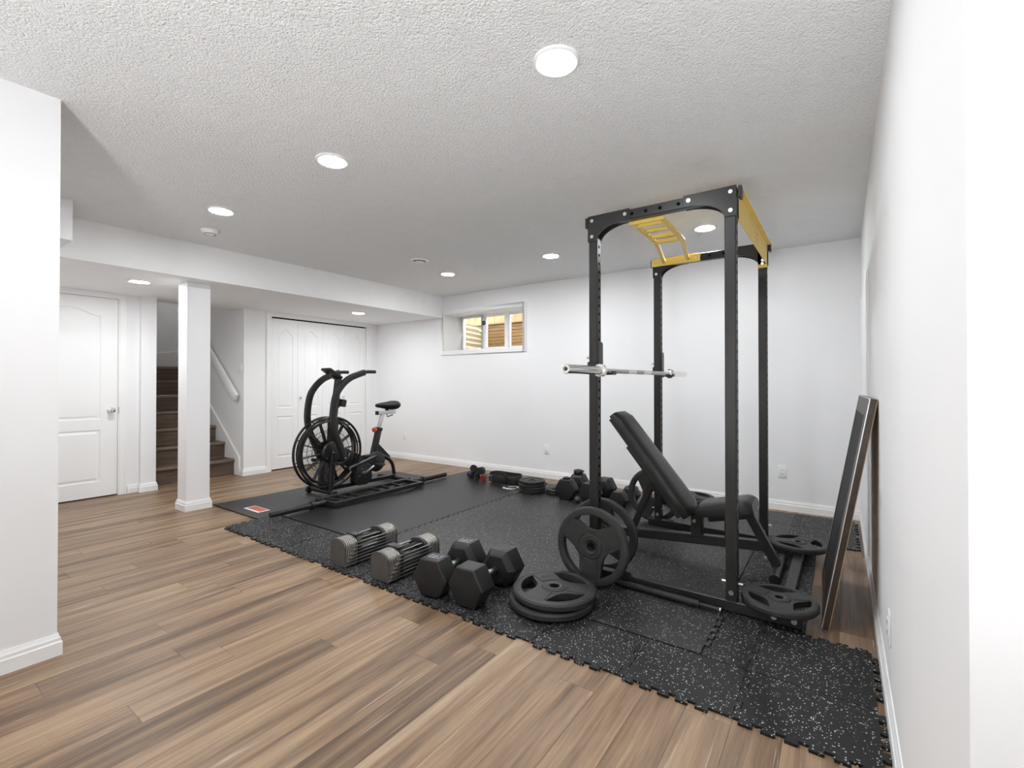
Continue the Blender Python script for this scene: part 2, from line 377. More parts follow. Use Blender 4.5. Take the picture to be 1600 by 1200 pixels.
struct(B().box(-6.4, 2.2, -1.6, YB+0.4, H, H+0.15).build('ceiling', 'ceil'))
struct(B().box(-6.28, XS, 0.55, YB, ZS, H).build('ceiling_soffit', 'soffit'))
struct(B().box(XS, -4.266, 0.55, 0.905, 2.138, H).build('ceiling_bulkhead', 'soffit'))
# back wall with the window hole
WX0, WX1, WZ0, WZ1 = -4.69, -3.315, 1.622, 2.145
b = B(); b.box(-6.6, WX0, YB, YB+0.34, 0, 2.5).box(WX1, 0.5, YB, YB+0.34, 0, 2.5).box(WX0, WX1, YB, YB+0.34, 0, WZ0).box(WX0, WX1, YB, YB+0.34, WZ1, 2.5)
struct(b.build('wall_back', 'wall'))
struct(B().box(XR, XR+0.2, 0.87, YB+0.3, 0, 2.5).build('wall_right', 'wall'))
struct(B().box(XR+0.2, 2.2, 0.87, 1.07, 0, 2.5).box(XR, XR+0.2, 0.869, 0.87, 0, 2.5).build('wall_right_return', 'wall'))
struct(B().box(2.0, 2.2, -1.6, 0.87, 0, 2.5).build('wall_side', 'wall'))
struct(B().box(-2.785, 2.2, -1.6, YF, 0, 2.5).build('wall_front', 'wall'))
struct(B().box(-6.5, -2.785, -1.6, 0.55, 0, 2.5).build('wall_left_partition', 'wall'))
# door wall, with opening
DY0, DY1 = 0.905, 1.690
struct(B().box(-6.4, -6.2, 0.55, DY0, 0, 2.5).box(-6.4, -6.2, DY1, 1.857, 0, 2.5).box(-6.4, -6.2, DY0, DY1, 2.055, 2.5).box(-6.5, -6.4, 0.55, 1.857, 0, 2.5).build('wall_left_door', 'wall'))
struct(B().box(-6.5, -6.14, 1.857, 1.995, 0, ZS).box(-9.2, -6.5, 1.8, 1.995, 0, 3.8).box(-6.5, -6.28, 1.8, 1.995, ZS, 3.8).build('wall_left_stair', 'wall'))
# closet wall
CY0, CY1 = 3.262, 4.800
struct(B().box(-6.32, XL, 2.92, CY0, 0, 2.3).box(-6.32, XL, CY1, YB, 0, 2.3).box(-6.32, XL, CY0, CY1, 2.045, 2.3).box(-6.5, -6.32, 2.96, YB, 0, 2.3).build('wall_left_closet', 'wall'))
struct(B().box(-9.2, -6.32, 2.92, 3.1, 0, 3.8).box(-6.45, -6.28, 1.9, 3.1, ZS+0.001, 3.8).build('wall_stair_side', 'wall'))
struct(B().box(-9.25, -9.0, 1.8, 3.1, 0, 3.8).build('wall_stair_end', 'wall'))
struct(B().box(-9.25, -6.28, 1.8, 3.1, 3.6, 3.85).build('ceiling_stairwell', 'soffit'))
# column carrying the soffit
co = B().box(-5.07, -4.88, 1.818, 2.012, 0, ZS).build('column', 'wall', bevel=0.002, segs=1); struct(co)
# thin flush panel on the right wall towards the corner
struct(B().box(XR-0.007, XR+0.01, 3.66, YB, 0.10, 1.872).build('wall_right_panel', 'wall', bevel=0.002, segs=1))

# baseboards: stepped profile
def board(name, pts, closed=False):
    """sweep along pts (anticlockwise round the room, wall on the right-hand side of travel)"""
    prof = [(-0.002, 0.0), (0.015, 0.0), (0.015, 0.056), (0.0105, 0.061), (0.0105, 0.074), (0.006, 0.082), (0.004, 0.092), (-0.002, 0.092)]
    b = B(); P = [Vector((x, y, 0)) for x, y in pts]; n = len(P); m = len(prof); base = 0
    for i, p in enumerate(P):
        if closed: d0, d1 = p-P[i-1], P[(i+1) % n]-p
        else: d0 = p-P[max(i-1, 0)] if i else P[1]-p; d1 = P[min(i+1, n-1)]-p if i < n-1 else d0
        d0 = d0.normalized(); d1 = d1.normalized()
        n0 = Vector((d0.y, -d0.x, 0)); n1 = Vector((d1.y, -d1.x, 0)); nn = (n0+n1); nn = nn/(nn.dot(n0)) if nn.length > 1e-6 else n0
        for a, z in prof: b.v.append(p + nn*a + Vector((0, 0, z)))
    for i in range(n if closed else n-1):
        j = (i+1) % n
        for k in range(m): b.f.append((i*m+k, i*m+(k+1) % m, j*m+(k+1) % m, j*m+k))
    if not closed: b.f.append(tuple(range(m))); b.f.append(tuple((n-1)*m+k for k in reversed(range(m))))
    return struct(b.build(name, 'white', angle=25))
board('baseboard_back', [(-6.135, YB), (XR-0.015, YB)])
board('baseboard_right', [(XR, YB), (XR, 0.87), (2.0, 0.87)])
board('baseboard_closet_near', [(-6.24, 2.92), (XL, 2.92), (XL, 3.200)])
board('baseboard_closet_far', [(XL, 4.865), (XL, YB)])
board('baseboard_step', [(-6.2, 1.757), (-6.2, 1.857), (-6.14, 1.857), (-6.14, 1.995), (-6.36, 1.995)])
board('baseboard_partition', [(-2.785, YF), (-2.785, 0.55), (-6.2, 0.55), (-6.2, 0.84)])
board('baseboard_column', [(-4.88, 1.818), (-4.88, 2.012), (-5.07, 2.012), (-5.07, 1.818)], closed=True)

# ------------------------------------------------------------------ door with arched panels
def arch_panel(b, y0, y1, z0, z1, rise, xf, raise_in=0.007, w=0.020, ogee=False):
    """moulded panel on a face looking +X: sunk groove all round, field back up to the face"""
    def outline(ins):
        a0, a1, t0 = y0+ins, y1-ins, z0+ins; top = z1-ins; pts = [(a0, t0), (a1, t0)]
        if rise <= 0: return pts + [(a1, top), (a0, top)]
        n = 14; sh = top-rise; out = []
        for k in range(n+1):
            t = k/n; y = a1+(a0-a1)*t; s = 0.5-0.5*math.cos(2*PI*t)
            out.append((y, sh + (rise-0.004)*s))
        return pts + out
    rings = [(outline(0), xf), (outline(0.006), xf-raise_in), (outline(w), xf-raise_in), (outline(w+0.016), xf-0.0015)]
    n = len(rings[0][0]); base = len(b.v)
    for o, x in rings:
        for y, z in o: b.v.append(Vector((x, y, z)))
    for i in range(3):
        for k in range(n):
            k2 = (k+1) % n; b.f.append((base+i*n+k, base+i*n+k2, base+(i+1)*n+k2, base+(i+1)*n+k))
    b.f.append(tuple(base+3*n+k for k in range(n)))
    return rings[0][0]
def door_leaf(b, y0, y1, z0, z1, xf, panels, th=0.03):
    """leaf with sunk panels; face built as strips round the panels"""
    ps = sorted(panels, key=lambda p: p[2])
    zs = z0
    for (a0, a1, c0, c1, rise) in ps:
        b.add([(xf,y0,zs),(xf,y1,zs),(xf,y1,c0),(xf,y0,c0)], [(0,1,2,3)])
        out = arch_panel(b, a0, a1, c0, c1, rise, xf)
        b.add([(xf,y0,c0),(xf,a0,c0),(xf,a0,c1),(xf,y0,c1)], [(0,1,2,3)]); b.add([(xf,a1,c0),(xf,y1,c0),(xf,y1,c1),(xf,a1,c1)], [(0,1,2,3)])
        if rise > 0:
            arc = out[2:]; base = len(b.v)
            for y, z in arc: b.v.append(Vector((xf, y, z)))
            for y, z in arc: b.v.append(Vector((xf, y, c1)))
            for k in range(len(arc)-1): b.f.append((base+k, base+k+1, base+len(arc)+k+1, base+len(arc)+k))
        zs = c1
    b.add([(xf,y0,zs),(xf,y1,zs),(xf,y1,z1),(xf,y0,z1)], [(0,1,2,3)])
    b.add([(xf,y0,z0),(xf,y1,z0),(xf,y1,z1),(xf,y0,z1),(xf-th,y0,z0),(xf-th,y1,z0),(xf-th,y1,z1),(xf-th,y0,z1)], [(0,4,5,1),(1,5,6,2),(2,6,7,3),(3,7,4,0),(4,7,6,5)])
def casing(b, y0, y1, z1, xw, wd=0.062, pr=0.014):
    prof = [(0, 0), (wd, 0), (wd, pr), (wd*0.8, pr), (wd*0.6, pr*0.75), (wd*0.2, pr*0.55), (0, pr*0.5)]
    for sgn, y in ((-1, y0), (1, y1)):
        n = len(prof); base = len(b.v)
        for z in (0, 1):
            for a, h in prof: b.v.append(Vector((xw+h, y+sgn*a, (z1+a) if z else 0)))
        for k in range(n): b.f.append((base+k, base+(k+1) % n, base+n+(k+1) % n, base+n+k))
        b.f.append(tuple(base+k for k in range(n))); b.f.append(tuple(base+n+k for k in range(n)))
    n = len(prof); base = len(b.v)
    for sgn, y in ((-1, y0), (1, y1)):
        for a, h in prof: b.v.append(Vector((xw+h, y+sgn*a, z1+a)))
    for k in range(n): b.f.append((base+k, base+(k+1) % n, base+n+(k+1) % n, base+n+k))
d1 = sroot('door_1'); d1['label'] = 'white two-panel arched-top interior door beside the staircase'
b = B(); door_leaf(b, DY0+0.012, DY1-0.012, 0.012, 2.043, -6.212, [(1.055, 1.540, 0.165, 0.690, 0), (1.055, 1.540, 0.800, 1.93, 0.075)]); b.build('door_leaf', 'door', d1, flat=True)
b = B().box(-6.40, -6.2, DY0, DY0+0.010, 0, 2.055).box(-6.40, -6.2, DY1-0.010, DY1, 0, 2.055).box(-6.40, -6.2, DY0, DY1, 2.046, 2.055); b.build('door_jamb', 'white', d1)
b = B(); casing(b, DY0, DY1, 2.045, -6.2); b.build('door_casing', 'white', d1, flat=True)
kx = -6.212
kn = B().lathe([(0.0, 0), (0.031, 0.0), (0.031, 0.006), (0.012, 0.010), (0.011, 0.030), (0.024, 0.040), (0.029, 0.052), (0.024, 0.064), (0.0, 0.068)], 20, B().frame((kx, 1.622, 0.888), (1, 0, 0))).build('door_knob', 'chrome', d1); kn['label'] = 'polished chrome round door knob'
B().box(-6.213, -6.199, 1.678, 1.687, 0.855, 0.915).build('latch_plate', 'chrome', d1)
# bifold closet doors
d2 = sroot('door_2'); d2['label'] = 'white four-leaf bifold closet door behind the exercise bike'
lw = (CY1-CY0-0.03)/4
for k in range(4):
    y0 = CY0+0.015+k*lw; b = B()
    door_leaf(b, y0+0.0015, y0+lw-0.0015, 0.018, 2.026, -6.176, [(y0+0.075, y0+lw-0.075, 0.17, 0.715, 0), (y0+0.075, y0+lw-0.075, 0.83, 1.90, 0.085)])
    lf = b.build('door_leaf', 'door', d2, flat=True)
    if k in (1, 2):
        ky = y0+0.035 if k == 1 else y0+lw-0.035
        B().lathe([(0.0, 0), (0.009, 0), (0.008, 0.014), (0.015, 0.022), (0.015, 0.030), (0.0, 0.034)], 14, B().frame((-6.176, ky, 0.966), (1, 0, 0))).build('knob', 'chrome', lf)
b = B(); casing(b, CY0, CY1, 2.042, XL); b.build('door_casing', 'white', d2, flat=True)
B().box(-6.32, XL, CY0, CY0+0.012, 0, 2.045).box(-6.32, XL, CY1-0.012, CY1, 0, 2.045).build('door_jamb', 'white', d2)
B().box(-6.20, -6.182, CY0+0.02, CY1-0.02, 2.030, 2.0445).build('gap_shade', 'dark', d2)  # dark bar colours in the shade of the gap above the leaves

# ------------------------------------------------------------------ window and window well
WY = 5.265
wn = sroot('window_1'); wn['label'] = 'white three-pane basement window set deep in the back wall'
b = B()
for (a0, a1, c0, c1) in ((WX0-0.06, WX0, WZ0-0.056, WZ1+0.055), (WX1, WX1+0.055, WZ0-0.056, WZ1+0.055), (WX0, WX1, WZ1, WZ1+0.055), (WX0, WX1, WZ0-0.056, WZ0)):
    b.box(a0, a1, YB-0.014, YB+0.002, c0, c1)
b.build('window_casing', 'white', wn, bevel=0.002, segs=1)
t = 0.006
B().box(WX0-t, WX0+t, YB, WY, WZ0, WZ1).box(WX1-t, WX1+t, YB, WY, WZ0, WZ1).box(WX0, WX1, YB, WY, WZ1-t, WZ1+t).box(WX0, WX1, YB, WY, WZ0-t, WZ0+t).build('window_reveal', 'white', wn)
pan = [(-4.565, -4.215), (-4.145, -3.805), (-3.735, -3.375)]
pz0, pz1 = 1.672, 2.105
b = B(); xs = [WX0] + [v for p in pan for v in p] + [WX1]
for k in range(0, len(xs), 2): b.box(xs[k], xs[k+1], WY, WY+0.06, WZ0, WZ1)
for (a0, a1) in pan: b.box(a0, a1, WY, WY+0.06, WZ0, pz0).box(a0, a1, WY, WY+0.06, pz1, WZ1)
b.build('window_frame', 'white', wn, bevel=0.003, segs=1)
for (a0, a1) in pan: B().box(a0-0.004, a1+0.004, WY+0.028, WY+0.032, pz0-0.004, pz1+0.004).build('pane', 'glass', wn)
st = tag(B((-4.115, WY, 2.035)).lathe([(0.0, 0), (0.034, 0), (0.034, 0.0012), (0.0, 0.0012)], 20, B().frame((-4.172, WY-0.0002, 2.02), (0, -1, 0))).build('sticker', 'sticker'), 'small round dark purple sticker on the white window frame', 'sticker')
B((-4.115, WY, 2.035)).box(-4.187, -4.157, WY-0.0019, WY-0.0012, 2.010, 2.022).box(-4.178, -4.163, WY-0.0019, WY-0.0012, 2.026, 2.034).build('sticker_print', 'sticker_mark', st)
ww = root('window_well', (-4.0, 6.2, 1.2), 'timber lined window well seen through the basement window', 'window well')
o = ww.location
for k in range(15):
    z = 1.33 + k*0.0525
    B(o).box(-5.1, -2.7, 6.15-0.006*(k % 2), 6.185, z, z+0.049).build('board', 'well_board', ww, bevel=0.004, segs=1)
for k in range(27):
    x = -6.4 + k*0.145
    B(o).box(x, x+0.139, 6.55, 6.57, 1.6, 2.56).build('fence_board', 'fence_board', ww, bevel=0.003, segs=1)
B(o).box(-5.1, -2.7, 6.11, 6.225, 2.118, 2.150).build('cap_board', 'fence_board', ww, bevel=0.004, segs=1)
prof = []
for k in range(41):
    z = 1.30 + k*0.0196; prof.append((0.018*math.sin(k*PI/2*1.0), z))
b = B(o); n = len(prof)
A0, A1 = Vector((-4.72, 5.36, 0)), Vector((-4.885, 6.11, 0)); dr = (A1-A0).normalized(); nr = Vector((dr.y, -dr.x, 0))
for P in (A0, A1):
    for a, z in prof: b.v.append(P + nr*a + Vector((0, 0, z)))
for P in (A0, A1):
    for a, z in prof: b.v.append(P + nr*(a-0.006) + Vector((0, 0, z)))
for k in range(n-1):
    b.f += [(k, k+1, n+k+1, n+k), (2*n+k, 3*n+k, 3*n+k+1, 2*n+k+1), (k, 2*n+k, 2*n+k+1, k+1), (n+k, n+k+1, 3*n+k+1, 3*n+k)]
b.f += [(0, n, 3*n, 2*n), (n-1, 3*n-1, 4*n-1, 2*n-1)]
b.build('corrugated_side', 'cream', ww, angle=60)
B(o).box(-5.3, -2.6, 5.33, 6.6, 1.15, 1.25).build('gravel_bed', 'gravel', ww)

# ------------------------------------------------------------------ stairs
S0 = -6.36; RISE, RUN, YS0, YS1 = 0.200, 0.255, 1.995, 2.9145
st = root('staircase', (S0, 2.45, 0), 'dark wood staircase rising beside the white column', 'stairs'); o = st.location
for k in range(7):
    x = S0 - k*RUN
    rs = B((x, 2.45, k*RISE)); rs.box(x-0.02, x, YS0+0.012, YS1-0.012, k*RISE, (k+1)*RISE-0.03)
    r = rs.build('riser', 'stair', st, loc=(x-o.x, 0, k*RISE)); r.rotation_euler = (0, 0, 0)
    if k < 6:
        B((x, 2.45, k*RISE)).box(x-RUN-0.02, x+0.001, YS0+0.012, YS1-0.012, (k+1)*RISE-0.03, (k+1)*RISE-0.001).build('tread', 'stair', st, loc=(x-o.x, 0, k*RISE))
    else:
        B((x, 2.45, k*RISE)).box(-8.99, x+0.001, YS0+0.012, YS1-0.012, 7*RISE-0.03, 7*RISE-0.001).build('landing', 'stair', st, loc=(x-o.x, 0, k*RISE))
    B((x, 2.45, k*RISE)).box(x-0.03, x+0.026, YS0+0.012, YS1-0.012, (k+1)*RISE-0.034, (k+1)*RISE).build('nosing', 'nosing', st, bevel=0.008, segs=2, loc=(x-o.x, 0, k*RISE))
def skirt(name, y0, y1):
    sl = RISE/RUN; poly = []
    zt = lambda x: (S0-x)*sl + 0.325
    xa, xb = -6.235, S0-6.55*RUN
    poly = [(xa, 0.0), (xa, zt(xa)-0.02), (xa-0.03, zt(xa-0.03)), (xb, zt(xb)), (-8.99, zt(xb)), (-8.99, 7*RISE-0.04), (xb, 7*RISE-0.2), (S0-0.3, 0.0)]
    X = Matrix(((1,0,0,0),(0,0,1,0),(0,1,0,0),(0,0,0,1)))
    return struct(B().prism([(x, z) for x, z in poly], y0, y1, X).build(name, 'white', bevel=0.002, segs=1))
skirt('trim_1', 2.903, 2.921)
skirt('trim_2', 1.994, 2.008)
struct(B().box(-9.0, -8.986, 2.0, 2.91, 1.40, 1.492).build('baseboard_landing', 'white', bevel=0.003, segs=1))
hr = root('handrail', (-6.24, 2.86, 0.9), 'white sloping handrail on the wall right of the stairs', 'handrail'); o = hr.location
B(o).bar((-6.225, 2.862, 0.985), (-7.95, 2.862, 2.40), 0.042, 0.094).build('rail', 'white', hr, bevel=0.006)
for xk in (-6.45, -7.15, -7.8):
    zk = 0.985 + (-6.225-xk)*0.8203 - 0.035
    B(o).tube([(xk, 2.862, zk-0.002), (xk, 2.862, zk-0.03), (xk, 2.925, zk-0.045)], 0.008, 8, up=(1,0,0)).build('bracket', 'white', hr)
hr2 = root('handrail', (-8.98, 2.4, 2.2), 'short white sloping rail high up on the wall at the stair landing', 'handrail'); o = hr2.location
B(o).bar((-8.955, 2.16, 2.66), (-8.955, 2.85, 2.44), 0.04, 0.075).build('rail', 'white', hr2, bevel=0.006)
for yk in (2.3, 2.7): B(o).box(-9.001, -8.96, yk-0.01, yk+0.01, 2.74-0.32*(yk-1.95)-0.05, 2.74-0.32*(yk-1.95)-0.02).build('bracket', 'white', hr2)

# ------------------------------------------------------------------ ceiling fittings
def downlight(x, y, z, label, lens='lens'):
    r = root('ceiling_light', (x, y, z), label, 'ceiling light', 'round flush ceiling lights')
    B().lathe([(0.070, -0.001), (0.070, -0.010), (0.078, -0.012), (0.086, -0.008), (0.089, 0.0), (0.070, 0.0)], 32, close=True).build('trim_ring', 'plastic', r)
    B().lathe([(0.0, -0.0135), (0.045, -0.0125), (0.0695, -0.009), (0.0695, -0.002)], 20).build('lens', lens, r)
downlight(-0.89, 1.57, H, 'round ceiling light nearest the top edge, above the power rack')
downlight(-2.31, 1.565, H, 'round ceiling light halfway along the front row of three')
downlight(-3.64, 1.565, H, 'round ceiling light beside the white smoke detector')
downlight(-3.66, 3.965, H, 'round ceiling light in the back row above the basement window')
downlight(-2.31, 3.965, H, 'round ceiling light in the back row between window and power rack')
downlight(-0.885, 3.95, H, 'round ceiling light framed by the yellow pull-up bars of the rack')
downlight(-5.25, 1.57, ZS, 'round ceiling light under the soffit near the white column')
downlight(-5.26, 3.96, ZS, 'round ceiling light under the soffit in front of the closet doors')
downlight(-8.3, 2.45, 3.6, 'added unseen round ceiling light at the top of the stairwell', 'lens_added')  # out-of-view lamp added to lighten the stairwell
gl = root('added_fill_lamp', (-0.35, -1.0, 0.0), 'added unseen fill lamp with a white bowl shade behind the viewer', 'added fill lamp')  # unseen lamp added to brighten the ceiling from behind the camera
B().lathe([(0.0, 0.0), (0.15, 0.0), (0.15, 0.012), (0.13, 0.022), (0.02, 0.030), (0.0, 0.030)], 32).build('base', 'black_steel', gl)
B().cyl((0, 0, 0.028), (0, 0, 0.40), 0.012, n=14).build('pole', 'black_steel', gl)
B().lathe([(0.0, 0.385), (0.045, 0.390), (0.050, 0.412), (0.0, 0.412)], 20).build('globe_collar', 'black_steel', gl)
B().ball((0, 0, 0.52), 0.115, 16, 8).build('fill_bulb', 'globe', gl)
B().lathe([(0.040, 0.392), (0.20, 0.405), (0.285, 0.47), (0.31, 0.625), (0.318, 0.625), (0.293, 0.466), (0.205, 0.397), (0.040, 0.384)], 40, close=True).build('bowl_shade', 'white', gl)  # bowl rim shaped to hold the added light off the near walls
sd = root('smoke_detector', (-4.19, 1.72, H), 'white round smoke detector on the stippled ceiling', 'smoke detector')
B().lathe([(0.0, -0.038), (0.030, -0.038), (0.034, -0.034), (0.050, -0.032), (0.060, -0.022), (0.063, -0.006), (0.063, 0), (0.0, 0)], 32).build('body', 'plastic', sd)
B().lathe([(0.0, -0.0405), (0.010, -0.040), (0.010, -0.037), (0.0, -0.037)], 14).build('test_button', 'plastic', sd)
B().torus((0, 0, -0.0335), (0, 0, 1), 0.042, 0.002, 32, 6).build('vent_ring', 'ring', sd)
cv = root('ceiling_vent', (-3.50, 3.37, H), 'white round ceiling air diffuser in front of the window', 'vent')
B().lathe([(0.060, -0.004), (0.075, -0.014), (0.092, -0.012), (0.100, 0.0), (0.060, 0.0)], 32, close=True).build('outer_ring', 'plastic', cv)
B().lathe([(0.0, -0.026), (0.030, -0.026), (0.052, -0.018), (0.050, -0.014), (0.0, -0.016)], 28).build('centre_cone', 'plastic', cv)
B().cyl((0, 0, -0.018), (0, 0, 0), 0.006).build('stem', 'plastic', cv)
B().lathe([(0.0, -0.0035), (0.0605, -0.0035), (0.0605, 0), (0.0, 0)], 24).build('duct_throat', 'dark', cv)
# wall outlets and switch (built facing -Y, then turned)
def outlet(loc, rz, label, kind='outlet'):
    r = root('wall_outlet' if kind == 'outlet' else 'light_switch', loc, label, 'outlet' if kind == 'outlet' else 'light switch', rz=rz)
    B().box(-0.036, 0.036, -0.006, 0, -0.058, 0.058).build('cover_plate', 'plastic', r, bevel=0.003)
    if kind == 'outlet':
        B().box(-0.017, 0.017, -0.0085, -0.005, -0.034, 0.034).build('receptacle', 'white', r, bevel=0.002)
        for sz in (-0.019, 0.017):
            for sx in (-0.0065, 0.0065): B().box(sx-0.0011, sx+0.0011, -0.0092, -0.008, sz, sz+0.009).build('slot', 'dark', r)
            B().cyl((0, -0.0092, sz-0.006), (0, -0.008, sz-0.006), 0.0026, n=10).build('ground_hole', 'dark', r)
    else:
        B().box(-0.016, 0.016, -0.0085, -0.005, -0.033, 0.033).build('rocker', 'white', r, bevel=0.002)
    return r
outlet((-5.49, YB, 0.352), 0, 'white wall outlet near the back corner, behind the bike saddle')
outlet((-2.97, YB, 0.352), 0, 'white wall outlet low on the back wall above the lifting belt')
outlet((-0.45, YB, 0.352), 0, 'white wall outlet beside the far upright of the power rack')
outlet((XR, 2.150, 0.305), -PI/2, 'white wall outlet on the right wall near the front mat corner')
outlet((-6.225, 2.92, 1.352), 0, 'white light switch on the stair wall above the handrail end', 'switch')

# ================================================================== MATS
MT = 0.010
def edge_path(p0, p1, kind, pitch=0.0695, dep=0.021, rng=None):
    """kind 0 straight, 1 dovetail tabs outwards, -1 the matching notches; outward = right of p0->p1"""
    p0, p1 = Vector(p0), Vector(p1); d = (p1-p0); l = d.length; d.normalize(); n = Vector((d.y, -d.x))
    if kind == 0: return [p0]
    horiz = abs(d.x) > abs(d.y); s = (d.x if horiz else d.y) > 0
    g0 = p0.x if horiz else p0.y
    cs = []
    lo, hi = min(g0, p1.x if horiz else p1.y), max(g0, p1.x if horiz else p1.y)
    k = math.floor(lo/pitch)
    while k*pitch < hi:
        c = k*pitch
        if c-0.030 > max(lo, rng[0] if rng else lo) and c+0.030 < min(hi, rng[1] if rng else hi): cs.append(c)
        k += 1
    if not s: cs.reverse()
    out = [p0]
    for c in cs:
        t = abs(c-g0)
        for a, h in ((-0.015, 0), (-0.023, dep*0.55), (-0.021, dep), (0.021, dep), (0.023, dep*0.55), (0.015, 0)):
            sg = 1 if kind > 0 else -1
            # a notch is the neighbour's tab seen from this side
            out.append(p0 + d*(t+a) + n*h*sg)
    return out
def tile(name, x0, x1, y0, y1, kinds, mat, label, group=None, z=0.0, th=MT, cat='floor mat', y1b=None, rngs=(None,)*4, g=0.0017):
    """kinds: front(y0), right(x1), back(y1), left(x0)"""
    y1b = y1 if y1b is None else y1b
    P = [(x0, y0), (x1, y0), (x1, y1b), (x0, y1)]; poly = []
    for i in range(4): poly += edge_path(P[i], P[(i+1) % 4], kinds[i], rng=rngs[i])
    c = Vector(((x0+x1)/2, (y0+y1)/2))
    poly = [(p.x + (g if p.x < c.x else -g)*(1 if abs(p.x-c.x) > 0.02 else 0), p.y + (g if p.y < c.y else -g)*(1 if abs(p.y-c.y) > 0.02 else 0)) for p in poly]
    return tag(B((c.x, c.y, z)).prism(poly, z, z+th).build(name, mat, angle=20), label, cat, group)
ordn = ['first', 'second', 'third', 'fourth', 'fifth', 'sixth', 'seventh', 'eighth', 'ninth', 'tenth']
FB = 2.125
fx = [-4.08, -3.665, -3.25, -2.79, -2.39, -1.98, -1.57, -1.155, -0.74, -0.32, 0.103]
GF = 'flecked rubber tiles along the front edge'
for k in range(10):
    yb_ = 2.222 if k < 3 else FB
    tile('rubber_floor_tile', fx[k], fx[k+1], 1.797, yb_, (1, 1, 0, 1 if k == 0 else -1), 'rub_near',
         'white-flecked black rubber tile, %s from the column end of the front row' % ordn[k] if k < 9 else 'white-flecked black rubber tile at the front corner against the right wall', GF)
tile('rubber_floor_tile', -0.32, 0.103, FB, 2.560, (0, 1, 1, -1), 'rub_near', 'white-flecked black rubber tile behind the front corner tile, beside the leaning framed board', GF)
tile('rubber_floor_tile', -0.50, -0.32, FB, 2.560, (0, 1, 0, -1), 'rub_near', 'narrow white-flecked rubber tile under the end of the rack beam', GF)
tile('rubber_mat', -4.03, -2.79, 2.226, 4.72, (0, -1, 1, 0), 'rub_plain', 'large plain black rubber mat under the long cage bar', 'large rubber mats', th=0.0135, rngs=(None, (2.24, 4.05), None, None), g=0.0035)
tile('rubber_mat', -2.79, -0.50, FB, 4.068, (0, 1, 1, 1), 'rub_mid', 'large grey-flecked black rubber mat under the power rack', 'large rubber mats', th=0.0135, rngs=(None, (FB, 2.56), (-2.76, -0.52), (2.24, 4.05)), g=0.0035)
GB = 'flecked rubber tiles along the back wall'
bx = [-2.785 + k*(2.785-0.335)/6 for k in range(7)]
for k in range(6):
    yl, yr = 4.70 + 0.03*k, 4.70 + 0.03*(k+1)
    tile('rubber_floor_tile', bx[k], bx[k+1], 4.072, 4.46, (-1, 1, 1, -1), 'rub_mid', 'flecked rubber tile behind the large mat, %s from the weight stack end' % ordn[k], GB)
    tile('rubber_floor_tile', bx[k], bx[k+1], 4.46, yl, (-1, 1, 0, -1), 'rub_mid', 'short flecked rubber tile against the back wall, %s from the weight stack end' % ordn[k], GB, y1b=yr)
GR = 'flecked rubber tiles along the right side'
for k, nm in enumerate(('front', 'middle', 'rear')):
    y0, y1 = 2.562+k*0.5, 2.562+(k+1)*0.5
    tile('rubber_floor_tile', -0.499, -0.142, y0, y1, (0 if k == 0 else -1, 0, 1, 0), 'rub_near', 'narrow flecked rubber tile under the rack crossbar, %s one of three' % nm, GR)
tile('rubber_floor_tile', -0.335, 0.088, 4.068, 4.46, (1, 1, 1, -1), 'rub_near', 'flecked rubber tile with toothed edge behind the leaning framed board', GR)
tile('rubber_floor_tile', -0.335, 0.088, 4.46, 4.88, (-1, 1, 0, -1), 'rub_near', 'flecked rubber tile in the far corner of the right and back walls', GR)
# grey foam mat under the bike with its red label
ym = root('exercise_mat', (-4.5, 3.12, 0), 'thin dark grey exercise mat under the bike with a red label', 'exercise mat'); o = ym.location
pts = []
nx, ny = 2, 40
b = B(o); ys = [2.06 + (4.19-2.06)*j/ny for j in range(ny+1)]
def mz(y, x): return 0.006*max(0, 1-(y-2.06)/0.10)**2
xs_ = [-4.925 + 0.835*i/8 for i in range(9)]
for zz in (0.0005, 0.0065):
    for y in ys:
        for x in xs_: b.v.append(Vector((x, y, zz+mz(y, x))))
nn = len(xs_); half = nn*len(ys)
for j in range(ny):
    for i in range(nn-1):
        a = j*nn+i; b.f += [(a, a+nn, a+nn+1, a+1), (half+a, half+a+1, half+a+nn+1, half+a+nn)]
for j in range(ny): b.f += [(j*nn, half+j*nn, half+(j+1)*nn, (j+1)*nn), (j*nn+nn-1, (j+1)*nn+nn-1, half+(j+1)*nn+nn-1, half+j*nn+nn-1)]
for i in range(nn-1): b.f += [(i, i+1, half+i+1, half+i), (ny*nn+i, half+ny*nn+i, half+ny*nn+i+1, ny*nn+i+1)]
b.build('mat_sheet', 'yoga', ym)
lb = B(o).box(-4.56, -4.29, 2.165, 2.275, 0.0066, 0.0072).build('label_sticker', 'white_label', ym)
B(o).box(-4.54, -4.31, 2.190, 2.267, 0.0071, 0.0076).build('label_print', 'red_label', ym)

